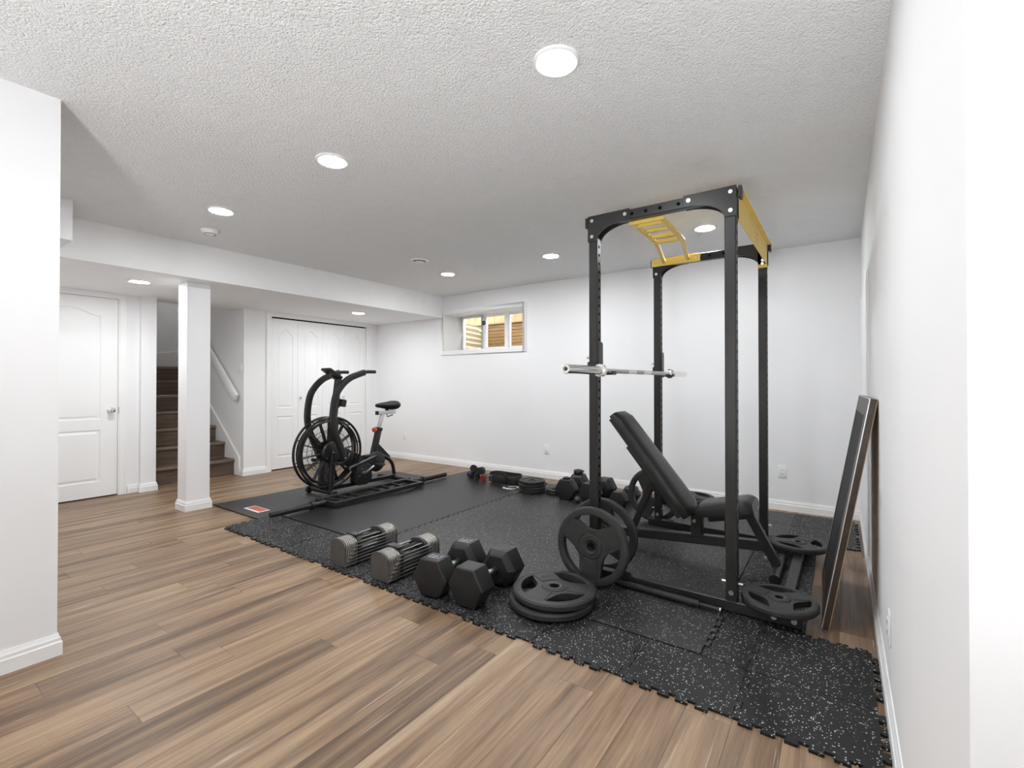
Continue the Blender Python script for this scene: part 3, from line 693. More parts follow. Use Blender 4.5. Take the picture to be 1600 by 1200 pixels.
# ================================================================== PLATES
def kidney(R, a0):
    ro, ri, a = 0.80*R, 0.42*R, math.radians(39); pts = []; n = 18
    for k in range(n+1):
        t = -a + 2*a*k/n; pts.append((ro*math.cos(a0+t), ro*math.sin(a0+t)))
    for k in range(1, n):
        t = a - 2*a*k/n; u = abs(t/a); r = ri + (ro*0.985-ri)*u**2.6; pts.append((r*math.cos(a0+t), r*math.sin(a0+t)))
    return pts
def plate_meshes(R, T):
    e = T*0.28
    prof = [(0.115*R, 0.0), (0.285*R, 0.0), (0.30*R, 0.10*T), (0.78*R, 0.10*T), (0.82*R, 0.02*T), (0.90*R, 0.0), (0.965*R, 0.06*T), (R, 0.28*T),
            (R, 0.72*T), (0.965*R, 0.94*T), (0.90*R, T), (0.82*R, 0.98*T), (0.78*R, 0.90*T), (0.30*R, 0.90*T), (0.285*R, T), (0.115*R, T)]
    b = B().lathe(prof, 72, close=True)
    body = b.mesh('plate_body', mat='plate')
    cut = []
    for k in range(3):
        c = B().prism(kidney(R, k*2*PI/3), -0.02, T+0.02).mesh('cut', mat='plate'); cut.append(c)
    body = boolean(body, cut); body.name = 'plate_body'
    pads = []
    for k in range(3):
        for z0, z1 in ((T*0.86, T*0.965), (T*0.035, T*0.14)):
            c0 = PI/3 + k*2*PI/3; n = 16; poly = []
            aw = math.radians(60-39-2)
            for j in range(n+1):
                t = c0 - aw + 2*aw*j/n; poly.append((0.90*R*math.cos(t), 0.90*R*math.sin(t)))
            for j in range(n+1):
                t = c0 + aw - 2*aw*j/n; poly.append((0.36*R*math.cos(c0 + (t-c0)*1.5), 0.36*R*math.sin(c0+(t-c0)*1.5)))
            pads.append(B().prism(poly, z0, z1).mesh('spoke_pad', bevel=0.0012, segs=1, mat='plate'))
    ring = B().lathe([(0.112*R, -0.0008), (0.20*R, -0.0008), (0.215*R, T*0.06), (0.215*R, T*0.94), (0.20*R, T+0.0012), (0.135*R, T+0.0012), (0.112*R, T-0.002)], 40, close=True).mesh('hub_ring', mat='ring')
    return body, pads, ring
PM = {0.222: plate_meshes(0.222, 0.042), 0.172: plate_meshes(0.172, 0.036)}
def plate(R, loc, rot, label, group, spin=0.0):
    r = root('weight_plate', loc, label, 'weight plate', group)
    r.rotation_euler = (Matrix(rot.to_matrix() if isinstance(rot, Quaternion) else rot) @ Matrix.Rotation(spin, 3, 'Z')).to_euler()
    bd, pd, rg = PM[R]
    link('plate_body', bd, r); link('hub_ring', rg, r)
    for m_ in pd: link('spoke_pad', m_, r)
    return r
def rot_axis(axis): return Vector((0, 0, 1)).rotation_difference(Vector(axis).normalized())
I3 = Matrix.Identity(3)
GP = 'tri-grip weight plates'
p1 = plate(0.222, (-1.262, 2.165, 0.0146), I3, 'lower of two black tri-grip plates stacked flat on the front edge', GP, 0.5)
p2 = plate(0.222, (-1.250, 2.182, 0.0592), I3, 'upper of two black tri-grip plates stacked flat on the front edge', GP, math.radians(-38))
b = B()                                             # two lines of dark print across one spoke, and edge ticks round the rim
tp = B()
for row, (r0, l) in enumerate(((0.130, 0.054), (0.115, 0.048))):
    k = -l/2; rr = random.Random(row)
    while k < l/2:
        wd = rr.uniform(0.003, 0.006); tp.box(r0-0.0045, r0+0.0045, k, k+wd, 0.0405, 0.0409); k += wd+0.0015
X = Matrix.Rotation(PI/3+2*PI/3, 4, 'Z')
for v in range(len(tp.v)): tp.v[v] = X @ tp.v[v]
tp.build('spoke_print', 'plate_edge', p2)
tk = B()
for k in range(48):
    a = 2*PI*k/48
    if abs(((a % (2*PI/3)) + PI/3) % (2*PI/3) - PI/3) < 0.62: tk.box(0.193, 0.207, -0.0012, 0.0012, 0.0415, 0.0424, Matrix.Rotation(a, 4, 'Z'))
tk.build('rim_ticks', 'plate_edge', p2)
plate(0.222, (-1.178, 2.512, 0.2245+MT), rot_axis((0, -1, 0.06)), 'black tri-grip plate standing upright in front of the rack post', GP, math.radians(88))
plate(0.222, (-1.215, 2.742, 0.238), rot_axis((0, -1, 0.0)), 'black tri-grip plate standing upright just behind the rack post', GP, math.radians(30))
plate(0.222, (-1.285, 3.935, 0.238), rot_axis((0, -1, 0.05)), 'black tri-grip plate standing upright behind the incline bench', GP, math.radians(60))
plate(0.222, (-1.195, 4.665, 0.0112), I3, 'lower of two black plates lying flat by the back wall behind the bench', GP, 0.2)
plate(0.222, (-1.185, 4.66, 0.0558), I3, 'upper of two black plates lying flat by the back wall behind the bench', GP, 0.9)
plate(0.172, (-0.258, 2.690, 0.0735), I3, 'smaller black plate lying on the rack base near the framed board', GP, math.radians(100))
plate(0.172, (-0.243, 3.700, 0.0735), I3, 'smaller black plate lying on the far end of the rack crossbar', GP, math.radians(10))

# ================================================================== POWER RACK
RO = (-0.84, 3.23, MT+0.003)
rk = root('power_rack', RO, 'tall black steel power rack with yellow pull-up bars', 'power rack')
PX, PY, PWD = (-1.2225, -0.4615), (2.60, 3.80), 0.055      # post centres in X, near faces in Y
ZT = 2.178; ZB = 0.0136
for i, px in enumerate(PX):
    for j, py in enumerate(PY):
        b = B(RO); b.box(px-PWD/2, px+PWD/2, py, py+PWD, ZB+0.05, ZT-0.01)
        me = b.mesh('upright_post', mat='black_steel', bevel=0.004, segs=1)
        po = link('upright_post', me, rk)
        hb = B(RO)                                      # dark punched holes on both side faces, thin recessed discs
        z = 0.42
        while z < 2.0:
            for sx in (-1, 1):
                fx_ = px + sx*PWD/2
                hb.lathe([(0.0, 0.0), (0.0095, 0.0), (0.0095, 0.0012), (0.0, 0.0012)], 10, hb.frame((fx_-sx*0.0006, py+PWD/2, z), (sx, 0, 0)))
            z += 0.0508
        hb.build('peg_holes', 'dark', po)['kind'] = 'stuff'
for j, py in enumerate(PY):
    sgn = -1 if j == 0 else 1
    B(RO).box(-1.30, -0.152, py, py+PWD, ZB, ZB+0.055).build('base_beam', 'black_steel', rk, bevel=0.004, segs=1)
    B(RO).box(-1.26, -0.43, py+0.004, py+PWD-0.004, ZT-0.062, ZT-0.004).build('top_beam', 'black_steel', rk, bevel=0.004, segs=1)
    for e in (-1.268, -0.416):
        B(RO).box(e-0.008, e+0.008, py+0.002, py+PWD-0.002, ZT-0.064, ZT-0.002).build('end_cap', 'black_plastic', rk, bevel=0.003, segs=1)
    for sx, px in ((1, PX[0]-PWD/2), (-1, PX[1]+PWD/2)):      # curved corner gussets on both faces
        poly = [(0, 0), (0, -0.155), (0.058, -0.155)]
        for k in range(1, 13):
            a = PI/2*k/12; poly.append((0.058+0.19-0.19*math.cos(a), -0.155 + 0.19*0.49*math.sin(a) ))
        poly += [(0.262, -0.062), (0.262, 0)]
        for yy in (py-0.006, py+PWD):
            X = Matrix(((sx,0,0,px-sx*0.004),(0,0,1,0),(0,1,0,ZT),(0,0,0,1)))
            B(RO).prism(poly, yy, yy+0.006, X).build('corner_gusset', 'black_steel', rk, bevel=0.001, segs=1)
            yo = yy-0.004 if yy < py else yy+0.006
            for (ax, az) in ((0.028, -0.03), (0.028, -0.125), (0.235, -0.03)):
                B(RO).cyl((px+sx*(ax-0.004), yo, ZT+az), (px+sx*(ax-0.004), yo+0.004, ZT+az), 0.0105, n=12).build('bolt', 'bolt', rk)
    for xh in (-0.98, -0.90, -0.82, -0.72, -0.64):
        B(RO).cyl((xh, py+0.0035, ZT-0.033), (xh, py+0.0046, ZT-0.033), 0.010, n=12).build('beam_hole', 'dark', rk)
    for px in PX:                                            # bolts at the foot
        B(RO).cyl((px, py-0.007, ZB+0.098), (px, py, ZB+0.098), 0.012, n=12).build('bolt', 'bolt', rk)
        B(RO).cyl((px-0.05, py+0.027, ZB+0.14), (px+0.05, py+0.027, ZB+0.14), 0.006, n=10).build('bolt', 'bolt', rk)
    for xh in (-0.272, -0.188):
        B(RO).cyl((xh, py-0.006, ZB+0.030), (xh, py, ZB+0.030), 0.0125, n=12).build('bolt', 'bolt', rk)
for xh in (-0.232, -1.235):
    B(RO).box(xh-0.0275, xh+0.0275, PY[0]+PWD, PY[1], ZB+0.001, ZB+0.052).build('cross_beam', 'black_steel', rk, bevel=0.004, segs=1)
    break
# yellow multi-grip chin bar
yb = link('chin_bar', B(RO).box(-1.262, -0.885, 3.788, 3.795, 2.112, 2.174).mesh('chin_bar', mat='yellow', bevel=0.002, segs=1), rk)
B(RO).box(-1.02, -0.815, 2.655, 2.662, 2.100, 2.162).build('near_flange', 'yellow', yb)
for xa, xb_ in ((-1.003, -1.160), (-0.836, -0.978)):
    B(RO).tube(smooth_path([(xa, 2.66, 2.118), (xa, 2.90, 2.108), (xa, 3.09, 2.100), (xa*0.85+xb_*0.15, 3.22, 2.102), (xb_*0.8+xa*0.2, 3.64, 2.138), (xb_, 3.79, 2.146)], 5), 0.0155, 12).build('rail', 'yellow', yb)
for yy, zz in ((2.74, 2.114), (2.86, 2.110), (2.985, 2.105), (3.085, 2.100)):
    B(RO).cyl((-1.003, yy, zz), (-0.836, yy, zz), 0.0155, n=12).build('rung', 'yellow', yb)
for xx_ in (-1.235, -0.915): B(RO).cyl((xx_, 3.784, 2.143), (xx_, 3.789, 2.143), 0.008, n=10).build('bolt', 'bolt', yb)
# yellow cross member on the bench side
yc = link('cross_member', B(RO).box(-0.437, -0.431, PY[0]+PWD, PY[1], 2.02, 2.165).box(-0.437, -0.405, PY[0]+PWD, PY[1], 2.159, 2.165).mesh('cross_member', mat='yellow', bevel=0.0015, segs=1), rk)
for yy in (PY[0]+PWD, PY[1]-0.006):
    B(RO).box(-0.49, -0.431, yy, yy+0.006, 2.0, 2.165).build('end_flange', 'yellow', yc)
B(RO).cyl((-0.461, PY[1]-0.010, 2.03), (-0.461, PY[1]-0.004, 2.03), 0.010, n=12).build('bolt', 'bolt', yc)
for yy in (3.25, 3.31):
    for zz in (2.075, 2.105): B(RO).cyl((-0.4312, yy, zz), (-0.4300, yy, zz), 0.004, n=8).build('bolt', 'dark', yc)
# J hooks
for j, py in enumerate(PY):
    jh = link('j_hook', B(RO).box(-1.258, -1.185, py-0.005, py, 1.243, 1.300).box(-1.258, -1.185, py+PWD, py+PWD+0.005, 1.243, 1.300).box(-1.195, -1.187, py-0.005, py+PWD+0.005, 1.215, 1.42).box(-1.19, -1.10, py-0.002, py+PWD+0.002, 1.222, 1.232).box(-1.106, -1.098, py-0.002, py+PWD+0.002, 1.222, 1.244).mesh('j_hook', mat='black_steel', bevel=0.0015, segs=1), rk)
    B(RO).box(-1.187, -1.183, py, py+PWD, 1.232, 1.41).build('liner', 'black_plastic', jh)
    B(RO).cyl((-1.258, py+PWD/2, 1.33), (-1.275, py+PWD/2, 1.33), 0.009, n=10).build('pin', 'bolt', jh)

# barbell in the hooks
bb = root('barbell', (-1.146, 3.18, 1.232), 'chrome barbell resting in the rack hooks', 'barbell'); o = bb.location
bx_, bz = -1.146, 1.2465
Xb = B().frame((bx_, 2.075, bz), (0, 1, 0))
B(o).cyl((bx_, 2.53, bz), (bx_, 3.89, bz), 0.0142, n=18).build('shaft', 'brushed', bb)
for a0, a1 in ((2.62, 2.95), (3.40, 3.72), (3.10, 3.24)): B(o).cyl((bx_, a0, bz), (bx_, a1, bz), 0.0146, n=18).build('knurling', 'knurl', bb)
for s, y0, y1 in ((1, 2.113, 2.565), (-1, 4.315, 3.862)):
    X = B().frame((bx_, y0, bz), (0, s, 0))
    sl = B(o).lathe([(0.010, 0.004), (0.013, 0.004), (0.015, 0.0), (0.0225, 0.0), (0.0248, 0.003), (0.0248, 0.405), (0.037, 0.407), (0.037, 0.437), (0.030, 0.440), (0.022, 0.452), (0.0142, 0.453), (0.010, 0.453)], 30, X, close=True).build('sleeve', 'chrome', bb)
    B(o).lathe([(0.0, 0.003), (0.0105, 0.003), (0.0105, 0.012), (0.0, 0.012)], 16, X).build('end_bolt', 'ring', sl)

# short safety pipe lying along the base beam
sp = root('safety_pipe', (-0.80, 2.57, MT), 'black pipe with thin rod end lying along the rack base', 'pipe'); o = sp.location
zc = 0.0136+0.0175
B(o).lathe([(0.012, 0), (0.0175, 0), (0.0175, 0.455), (0.012, 0.455)], 18, B().frame((-1.06, 2.578, zc), (1, -0.045, 0)), close=True).build('outer_pipe', 'black_steel', sp)
B(o).cyl((-0.70, 2.5618, zc), (-0.505, 2.553, zc), 0.0105, n=14).build('inner_rod', 'black_steel', sp)
B(o).cyl((-0.507, 2.5531, zc), (-0.501, 2.5528, zc), 0.0108, n=14).build('rod_tip', 'bolt', sp)

# ================================================================== BENCH
YC = 3.285
bn = root('incline_bench', (-0.8, YC, 0.0136), 'black padded incline weight bench inside the rack', 'bench'); o = bn.location
def pad(p0, p1, wd0, wd1, th, nrm):
    """padded board between p0 and p1 (centre line of the underside)"""
    p0, p1, nrm = Vector(p0), Vector(p1), Vector(nrm).normalized(); b = B(o); rings = []; n = 14
    for i in range(n+1):
        t = i/n; e = min(t, 1-t)*(p1-p0).length; k = min(1.0, (e+0.004)/0.05)**0.45
        w_ = (wd0+(wd1-wd0)*t)*(0.80+0.20*k); tt = th*(0.55+0.45*k); c = p0.lerp(p1, t)
        ring = []
        for a, h in ((-0.5,0.0),(-0.5,0.55),(-0.47,0.82),(-0.40,0.96),(-0.2,1.0),(0,1.01),(0.2,1.0),(0.40,0.96),(0.47,0.82),(0.5,0.55),(0.5,0.0)):
            ring.append(c + Vector((0, a*w_, 0)) + nrm*h*tt)
        rings.append(ring)
    b.loft(rings); return b
q0, q1 = Vector((-0.845, YC, 0.282)), Vector((-1.365, YC, 0.932)); dd = (q1-q0).normalized(); nm = Vector((-dd.z*-1, 0, dd.x*-1)); nm = Vector((dd.z, 0, -dd.x))
bk = pad(q0, q1, 0.285, 0.255, 0.074, nm).build('back_pad', 'vinyl', bn, angle=40)
b = B(o)
s0, s1 = q0 + dd*0.03 - nm*0.016, q1 - dd*0.02 - nm*0.016
b.loft([[c + Vector((0, a*wd, 0)) + nm*h for a, h in ((-0.5, 0), (0.5, 0), (0.5, 0.018), (-0.5, 0.018))] for c, wd in ((s0, 0.27), (s1, 0.24))]).build('back_board', 'black_plastic', bk)
m0, m1 = q0 + dd*0.02 - nm*0.045, q0 + dd*0.60 - nm*0.045
B(o).bar(m0, m1, 0.05, 0.055, up=nm).build('back_rail', 'black_steel', bn, bevel=0.003, segs=1)
t0, t1 = Vector((-0.775, YC, 0.305)), Vector((-0.435, YC, 0.388)); d2_ = (t1-t0).normalized(); n2_ = Vector((-d2_.z, 0, d2_.x))
pad(t0, t1, 0.26, 0.29, 0.078, n2_).build('seat_pad', 'vinyl', bn, angle=40)
B(o).bar(t0+d2_*0.05-n2_*0.028, t1-d2_*0.03-n2_*0.028, 0.05, 0.05, up=n2_).build('seat_rail', 'black_steel', bn, bevel=0.003, segs=1)
B(o).bar((-1.47, YC, 0.085), (-0.385, YC, 0.170), 0.055, 0.060).build('main_beam', 'black_steel', bn, bevel=0.004, segs=1)
B(o).bar((-0.475, YC, 0.345), (-0.325, YC, 0.062), 0.052, 0.052, up=(0,1,0)).build('rear_leg', 'black_steel', bn, bevel=0.004, segs=1)
B(o).bar((-0.79, YC, 0.155), (-0.79, YC, 0.30), 0.06, 0.07, up=(1,0,0)).build('hinge_post', 'black_steel', bn, bevel=0.003, segs=1)
B(o).bar((-0.60, YC, 0.165), (-0.60, YC, 0.31), 0.03, 0.04, up=(1,0,0)).build('seat_support', 'black_steel', bn, bevel=0.002, segs=1)
for yy in (-0.034, 0.034):
    B(o).bar((-1.085, YC+yy, 0.485), (-1.235, YC+yy, 0.125), 0.008, 0.030, up=(1,0,0)).build('ladder_strut', 'black_steel', bn)
B(o).cyl((-0.80, YC-0.05, 0.262), (-0.80, YC+0.05, 0.262), 0.010, n=12).build('hinge_bolt', 'bolt', bn)
ft = B(o).cyl((-0.318, 3.085, 0.0436), (-0.318, 3.485, 0.0436), 0.028, n=20).build('rear_foot', 'black_steel', bn)
for yy in (3.078, 3.462): B(o).cyl((-0.318, yy, 0.0436), (-0.318, yy+0.03, 0.0436), 0.030, n=20).build('foot_cap', 'black_plastic', ft)
ff = B(o).cyl((-1.47, 3.04, 0.0436), (-1.47, 3.53, 0.0436), 0.028, n=20).build('front_foot', 'black_steel', bn)
for yy in (3.03, 3.51): B(o).cyl((-1.47, yy, 0.0436), (-1.47, yy+0.03, 0.0436), 0.030, n=20).build('foot_cap', 'black_plastic', ff)
B(o).box(-0.395, -0.375, YC-0.02, YC+0.02, 0.085, 0.10).build('foot_bracket', 'bolt', bn)

# ================================================================== HEX DUMBBELLS
def hex_dumbbell(loc, rz, F, hl, hn, label, group, num=None):
    """F = across flats, hl = head length, hn = handle length, axis along local Y"""
    r = root('hex_dumbbell', loc, label, 'dumbbell', group, rz=rz)
    s = F/math.sqrt(3); zc = F/2
    poly = [(s*math.cos(PI/3*k), zc + s*math.sin(PI/3*k)) for k in range(6)]
    polys = [(s*0.80*math.cos(PI/3*k), zc + s*0.80*math.sin(PI/3*k)) for k in range(6)]
    X = Matrix(((1,0,0,0),(0,0,1,0),(0,1,0,0),(0,0,0,1)))
    for sg in (-1, 1):
        b = B(); y0, y1 = sg*hn/2, sg*(hn/2+hl)
        rings = []
        for yy, k in ((y0, 0.70), (y0+sg*hl*0.22, 1.0), (y1-sg*hl*0.06, 1.0), (y1, 0.93)):
            rings.append([(s*k*math.cos(PI/3*i), yy, zc+s*k*math.sin(PI/3*i)) for i in range(6)])
        b.loft(rings); h = b.build('head', 'hex', r, bevel=F*0.016, segs=2)
        if num:
            fr = B(); wq, hq, e = s*0.68, hl*0.44, 0.0022
            ym_ = (y0+sg*hl*0.22 + y1-sg*hl*0.16)/2
            fr.box(-wq/2, wq/2, ym_-hq/2-e, ym_-hq/2, F-0.0002, F+0.0006).box(-wq/2, wq/2, ym_+hq/2, ym_+hq/2+e, F-0.0002, F+0.0006)
            fr.box(-wq/2-e, -wq/2, ym_-hq/2-e, ym_+hq/2+e, F-0.0002, F+0.0006).box(wq/2, wq/2+e, ym_-hq/2-e, ym_+hq/2+e, F-0.0002, F+0.0006)
            B().box(-wq/2, wq/2, ym_-hq/2, ym_+hq/2, F-0.0002, F+0.0003).build('number_panel', 'hex_panel', h)
            fr.build('number_frame', 'hex_print', h)
            tx = link('number_print', text_mesh(num, hq*1.15, 0.0004, 'hex_print'), h, (0, ym_, F+0.0005))
    prof = [(0.016, -hn/2-0.006), (0.0195, -hn/2), (0.0185, -hn*0.30), (0.0205, 0), (0.0185, hn*0.30), (0.0195, hn/2), (0.016, hn/2+0.006)]
    hd = B().lathe(prof, 20, B().frame((0, 0, zc), (0, 1, 0))).build('handle', 'brushed', r)
    for yy in (-hn*0.40, -hn*0.31, hn*0.31, hn*0.40): B().cyl((0, yy-0.004, zc), (0, yy+0.004, zc), 0.0203, n=20).build('grip_band', 'black_plastic', hd)
    return r
GH = 'large hex dumbbells at the front edge'
hex_dumbbell((-1.862, 2.052, 0.0137), math.radians(7), 0.200, 0.142, 0.145, 'large black hex dumbbell next to the silver adjustable dumbbells, printed numbers on top', GH, '75')
hex_dumbbell((-1.612, 2.075, 0.0137), math.radians(3), 0.200, 0.142, 0.145, 'large black hex dumbbell between its twin and the stacked plates', GH)
GH2 = 'hex dumbbells against the back wall'
hex_dumbbell((-2.265, 4.335, 0.0136), math.radians(4), 0.195, 0.135, 0.15, 'black hex dumbbell by the back wall with collars lying on its heads', GH2)
hex_dumbbell((-1.985, 4.335, 0.0136), math.radians(-4), 0.190, 0.135, 0.15, 'black hex dumbbell by the back wall behind the near rack post', GH2)
hex_dumbbell((-1.690, 4.30, 0.0136), math.radians(-3), 0.150, 0.115, 0.14, 'smaller black hex dumbbell by the back wall, closest to the bench', GH2)

# ================================================================== ADJUSTABLE BLOCK DUMBBELLS
def block_dumbbell(loc, rz, label):
    r = root('adjustable_dumbbell', loc, label, 'dumbbell', 'silver adjustable dumbbells', rz=rz)
    Lh, W, Ht, NP = 0.215, 0.150, 0.168, 7
    def arch(wd, ht, flare=0.0):
        rr = wd/2; pts = [(-wd/2-flare, 0), (wd/2+flare, 0), (wd/2, 0.020+flare)]
        for k in range(15): a = PI*k/14; pts.append((rr*math.cos(a)*1.0, ht-rr*0.62+rr*0.62*math.sin(a)))
        return pts + [(-wd/2, 0.020+flare)]
    X = Matrix(((1,0,0,0),(0,0,1,0),(0,1,0,0),(0,0,0,1)))
    for k in range(NP):
        y = Lh - k*0.0145; wd = W; ht = Ht
        for sg in (-1, 1):
            ya, yb_ = sorted((sg*y, sg*(y-0.0115)))
            B().prism(arch(wd, ht, 0.006 if k == 0 else 0), ya, yb_, X).build('end_plate', 'pb_steel' if k == 0 else 'pb_edge', r, bevel=0.0018, segs=1)
        for sx in (-1, 1):
            z = 0.012 + k*0.0205; xx_ = sx*(W/2+0.008)
            B().tube([(sx*(W/2-0.006), -y+0.004, z), (xx_, -y+0.010, z), (xx_, y-0.010, z), (sx*(W/2-0.006), y-0.004, z)], 0.0052, 8).build('side_rail', 'pb_rail', r)
    yc_ = Lh - NP*0.0145
    B().prism(arch(W*0.80, Ht*0.62), -yc_, yc_, X).build('core_block', 'black_plastic', r, bevel=0.003, segs=1)
    for sg in (-1, 1):
        ya, yb_ = sorted((sg*yc_, sg*(yc_-0.030))); cp = B().prism(arch(W*1.00, Ht*1.03), ya, yb_, X).build('core_cap', 'black_plastic', r, bevel=0.005, segs=2)
    B().cyl((0, -yc_+0.02, Ht*0.78), (0, yc_-0.02, Ht*0.78), 0.017, n=18).build('grip', 'foam', r)
    for sx in (-0.045, 0.045): B().cyl((sx, -yc_+0.02, Ht*0.86), (sx, yc_-0.02, Ht*0.86), 0.006, n=12).build('guard_rod', 'pb_rail', r)
    B().box(-W*0.36, W*0.36, -yc_-0.004, -yc_+0.050, Ht*0.985, Ht*1.045).build('wrist_pad', 'black_plastic', r, bevel=0.004)
    return r
block_dumbbell((-2.632, 2.042, 0.0137), 0.0, 'silver plate adjustable dumbbell closer to the exercise mat')
block_dumbbell((-2.226, 2.040, 0.0137), 0.0, 'silver plate adjustable dumbbell beside the large hex dumbbells')

# ================================================================== LONG CAGE BAR (multi-grip bar on the floor)
sb = root('multi_grip_bar', (-3.97, 3.18, 0.0136), 'long black multi-grip cage bar lying on the mat beside the bike', 'barbell'); o = sb.location
zf = 0.0136+0.012
q = 0.038
B(o).box(-4.125, -4.085, 2.62, 3.745, zf+0.004, zf+0.044).build('side_bar', 'black_steel', sb, bevel=0.004, segs=1)
B(o).box(-3.855, -3.815, 2.62, 3.745, zf+0.004, zf+0.044).build('side_bar', 'black_steel', sb, bevel=0.004, segs=1)
for y0 in (2.62, 3.705): B(o).box(-4.085, -3.855, y0, y0+0.04, zf+0.004, zf+0.044).build('end_bar', 'black_steel', sb, bevel=0.004, segs=1)
for ya, yb_ in ((2.72, 2.76), (2.84, 2.87), (2.965, 2.975), (3.235, 3.225), (3.375, 3.345), (3.52, 3.48)):
    B(o).cyl((-4.09, ya, zf+0.026), (-3.85, yb_, zf+0.026), 0.0145, n=14).build('grip', 'black_steel', sb)
for s, ye, yi in ((1, 2.10, 2.62), (-1, 4.265, 3.745)):
    X = B().frame((-3.97, ye, zf+0.0245), (0, s, 0))
    B(o).lathe([(0.0, 0.0), (0.019, 0.0), (0.025, 0.004), (0.025, 0.375), (0.036, 0.376), (0.036, 0.400), (0.025, 0.402), (0.0245, abs(yi-ye)), (0.0, abs(yi-ye))], 24, X).build('sleeve', 'black_steel', sb)
    B(o).cyl((-3.97, ye-s*0.0006, zf+0.0245), (-3.97, ye+s*0.001, zf+0.0245), 0.017, n=20).build('end_plug', 'black_plastic', sb)

# ================================================================== EXERCISE BIKE
bk = root('exercise_bike', (-4.4, 3.3, 0.0065), 'black air-fan exercise bike with large caged wheel and silver seat post', 'exercise bike'); o = bk.location
XC = -4.4; zb = 0.0065
wc = Vector((XC, 2.945, 0.447)); RW = 0.362
fs_ = B(o).cyl((-4.61, 2.885, zb+0.045), (-4.19, 2.885, zb+0.045), 0.024, n=16).build('front_stabilizer', 'bike_black', bk)
for xx_ in (-4.625, -4.195):
    B(o).lathe([(0.0, -0.014), (0.030, -0.014), (0.037, -0.008), (0.037, 0.008), (0.030, 0.014), (0.0, 0.014)], 20, B().frame((xx_, 2.865, zb+0.038), (1, 0, 0))).build('transport_wheel', 'black_plastic', fs_)
    B(o).cyl((xx_+0.013, 2.865, zb+0.038), (xx_+0.018, 2.865, zb+0.038), 0.007, n=10).build('wheel_bolt', 'bolt', fs_)
rs_ = B(o).cyl((-4.62, 3.80, zb+0.034), (-4.13, 3.80, zb+0.034), 0.024, n=16).build('rear_stabilizer', 'bike_black', bk)
for xx_ in (-4.635, -4.16): B(o).cyl((xx_, 3.80, zb+0.029), (xx_+0.045, 3.80, zb+0.029), 0.029, n=16).build('foot_cap', 'black_plastic', rs_)
B(o).bar((XC, 2.89, zb+0.06), (XC, 3.80, zb+0.05), 0.05, 0.04).build('base_rail', 'bike_black', bk, bevel=0.004, segs=1)
for sx in (-1, 1): B(o).bar((XC+sx*0.085, 2.90, zb+0.03), (XC+sx*0.085, 2.945, 0.45), 0.045, 0.05, up=(0,1,0)).build('fork_post', 'bike_black', bk, bevel=0.005, segs=1)
# caged fan wheel
cg = B(o)
for sx in (-1, 1):
    for R_, r_ in ((RW, 0.013), (RW*0.90, 0.009), (RW*0.60, 0.003), (RW*0.30, 0.006)):
        cg.torus(wc+Vector((sx*0.046, 0, 0)), (1, 0, 0), R_, r_, 64, 8)
cage = cg.build('cage_rings', 'bike_black', bk)
for k in range(10):
    a = 2*PI*k/10 + 0.2; c_ = wc + Vector((0, math.cos(a), math.sin(a)))*(RW+0.002)
    B(o).cyl(c_-Vector((0.05, 0, 0)), c_+Vector((0.05, 0, 0)), 0.006, n=8).build('cage_spacer', 'bike_black', bk)
wr = B(o)
for sx in (-1, 1):
    for k in range(120):
        a = 2*PI*k/120
        d_ = Vector((0, math.cos(a), math.sin(a))); wr.cyl(wc+d_*0.10+Vector((sx*0.052, 0, 0)), wc+d_*RW*0.97+Vector((sx*0.048, 0, 0)), 0.0011, n=4)
wr = wr.build('cage_wires', 'bike_black', bk); wr['kind'] = 'stuff'
for k in range(14):
    a = 2*PI*k/14 + 0.1; d_ = Vector((0, math.cos(a), math.sin(a)))
    B(o).bar(wc+d_*0.09, wc+d_*(RW-0.045), 0.055, 0.006, up=Vector((0, -math.sin(a), math.cos(a)))).build('fan_blade', 'bike_black', bk)
B(o).torus(wc, (1, 0, 0), RW-0.045, 0.010, 56, 6).build('fan_rim', 'bike_black', bk)
for sx in (-1, 1):
    hb = B(o).lathe([(0.0, 0.0), (0.112, 0.0), (0.112, 0.010), (0.100, 0.024), (0.060, 0.030), (0.0, 0.030)], 28, B().frame(wc+Vector((sx*0.050, 0, 0)), (sx, 0, 0))).build('hub_cover', 'bike_black', bk)
    B(o).cyl(wc+Vector((sx*0.078, 0, 0)), wc+Vector((sx*0.088, 0, 0)), 0.010, n=8).build('hub_bolt', 'bolt', hb)
    for k in range(5):
        a = 2*PI*k/5; c_ = wc+Vector((sx*0.070, 0.085*math.cos(a), 0.085*math.sin(a))); B(o).cyl(c_, c_+Vector((sx*0.008, 0, 0)), 0.006, n=8).build('cover_bolt', 'bolt', hb)
B(o).bar((XC, 3.00, 0.78), (XC, 3.06, 1.22), 0.055, 0.06, up=(0,1,0)).build('mast', 'bike_black', bk, bevel=0.006, segs=1)
B(o).bar((XC, 2.985, 0.50), (XC, 3.00, 0.80), 0.13, 0.05, up=(0,1,0)).build('mast_fork', 'bike_black', bk, bevel=0.006, segs=1)
cs = B(o); Xc = Matrix.Translation((XC, 2.985, 1.265)) @ Matrix.Rotation(math.radians(-33), 4, 'X')
cs.box(-0.085, 0.085, -0.095, 0.085, -0.014, 0.016, Xc); cs = cs.build('console', 'black_plastic', bk, bevel=0.012)
B(o).box(-0.055, 0.055, -0.06, 0.045, 0.0165, 0.0175, Xc).build('screen', 'ring', cs)
B(o).bar((XC, 3.05, 1.215), (XC, 2.99, 1.255), 0.05, 0.04, up=(1,0,0)).build('console_bracket', 'bike_black', bk)
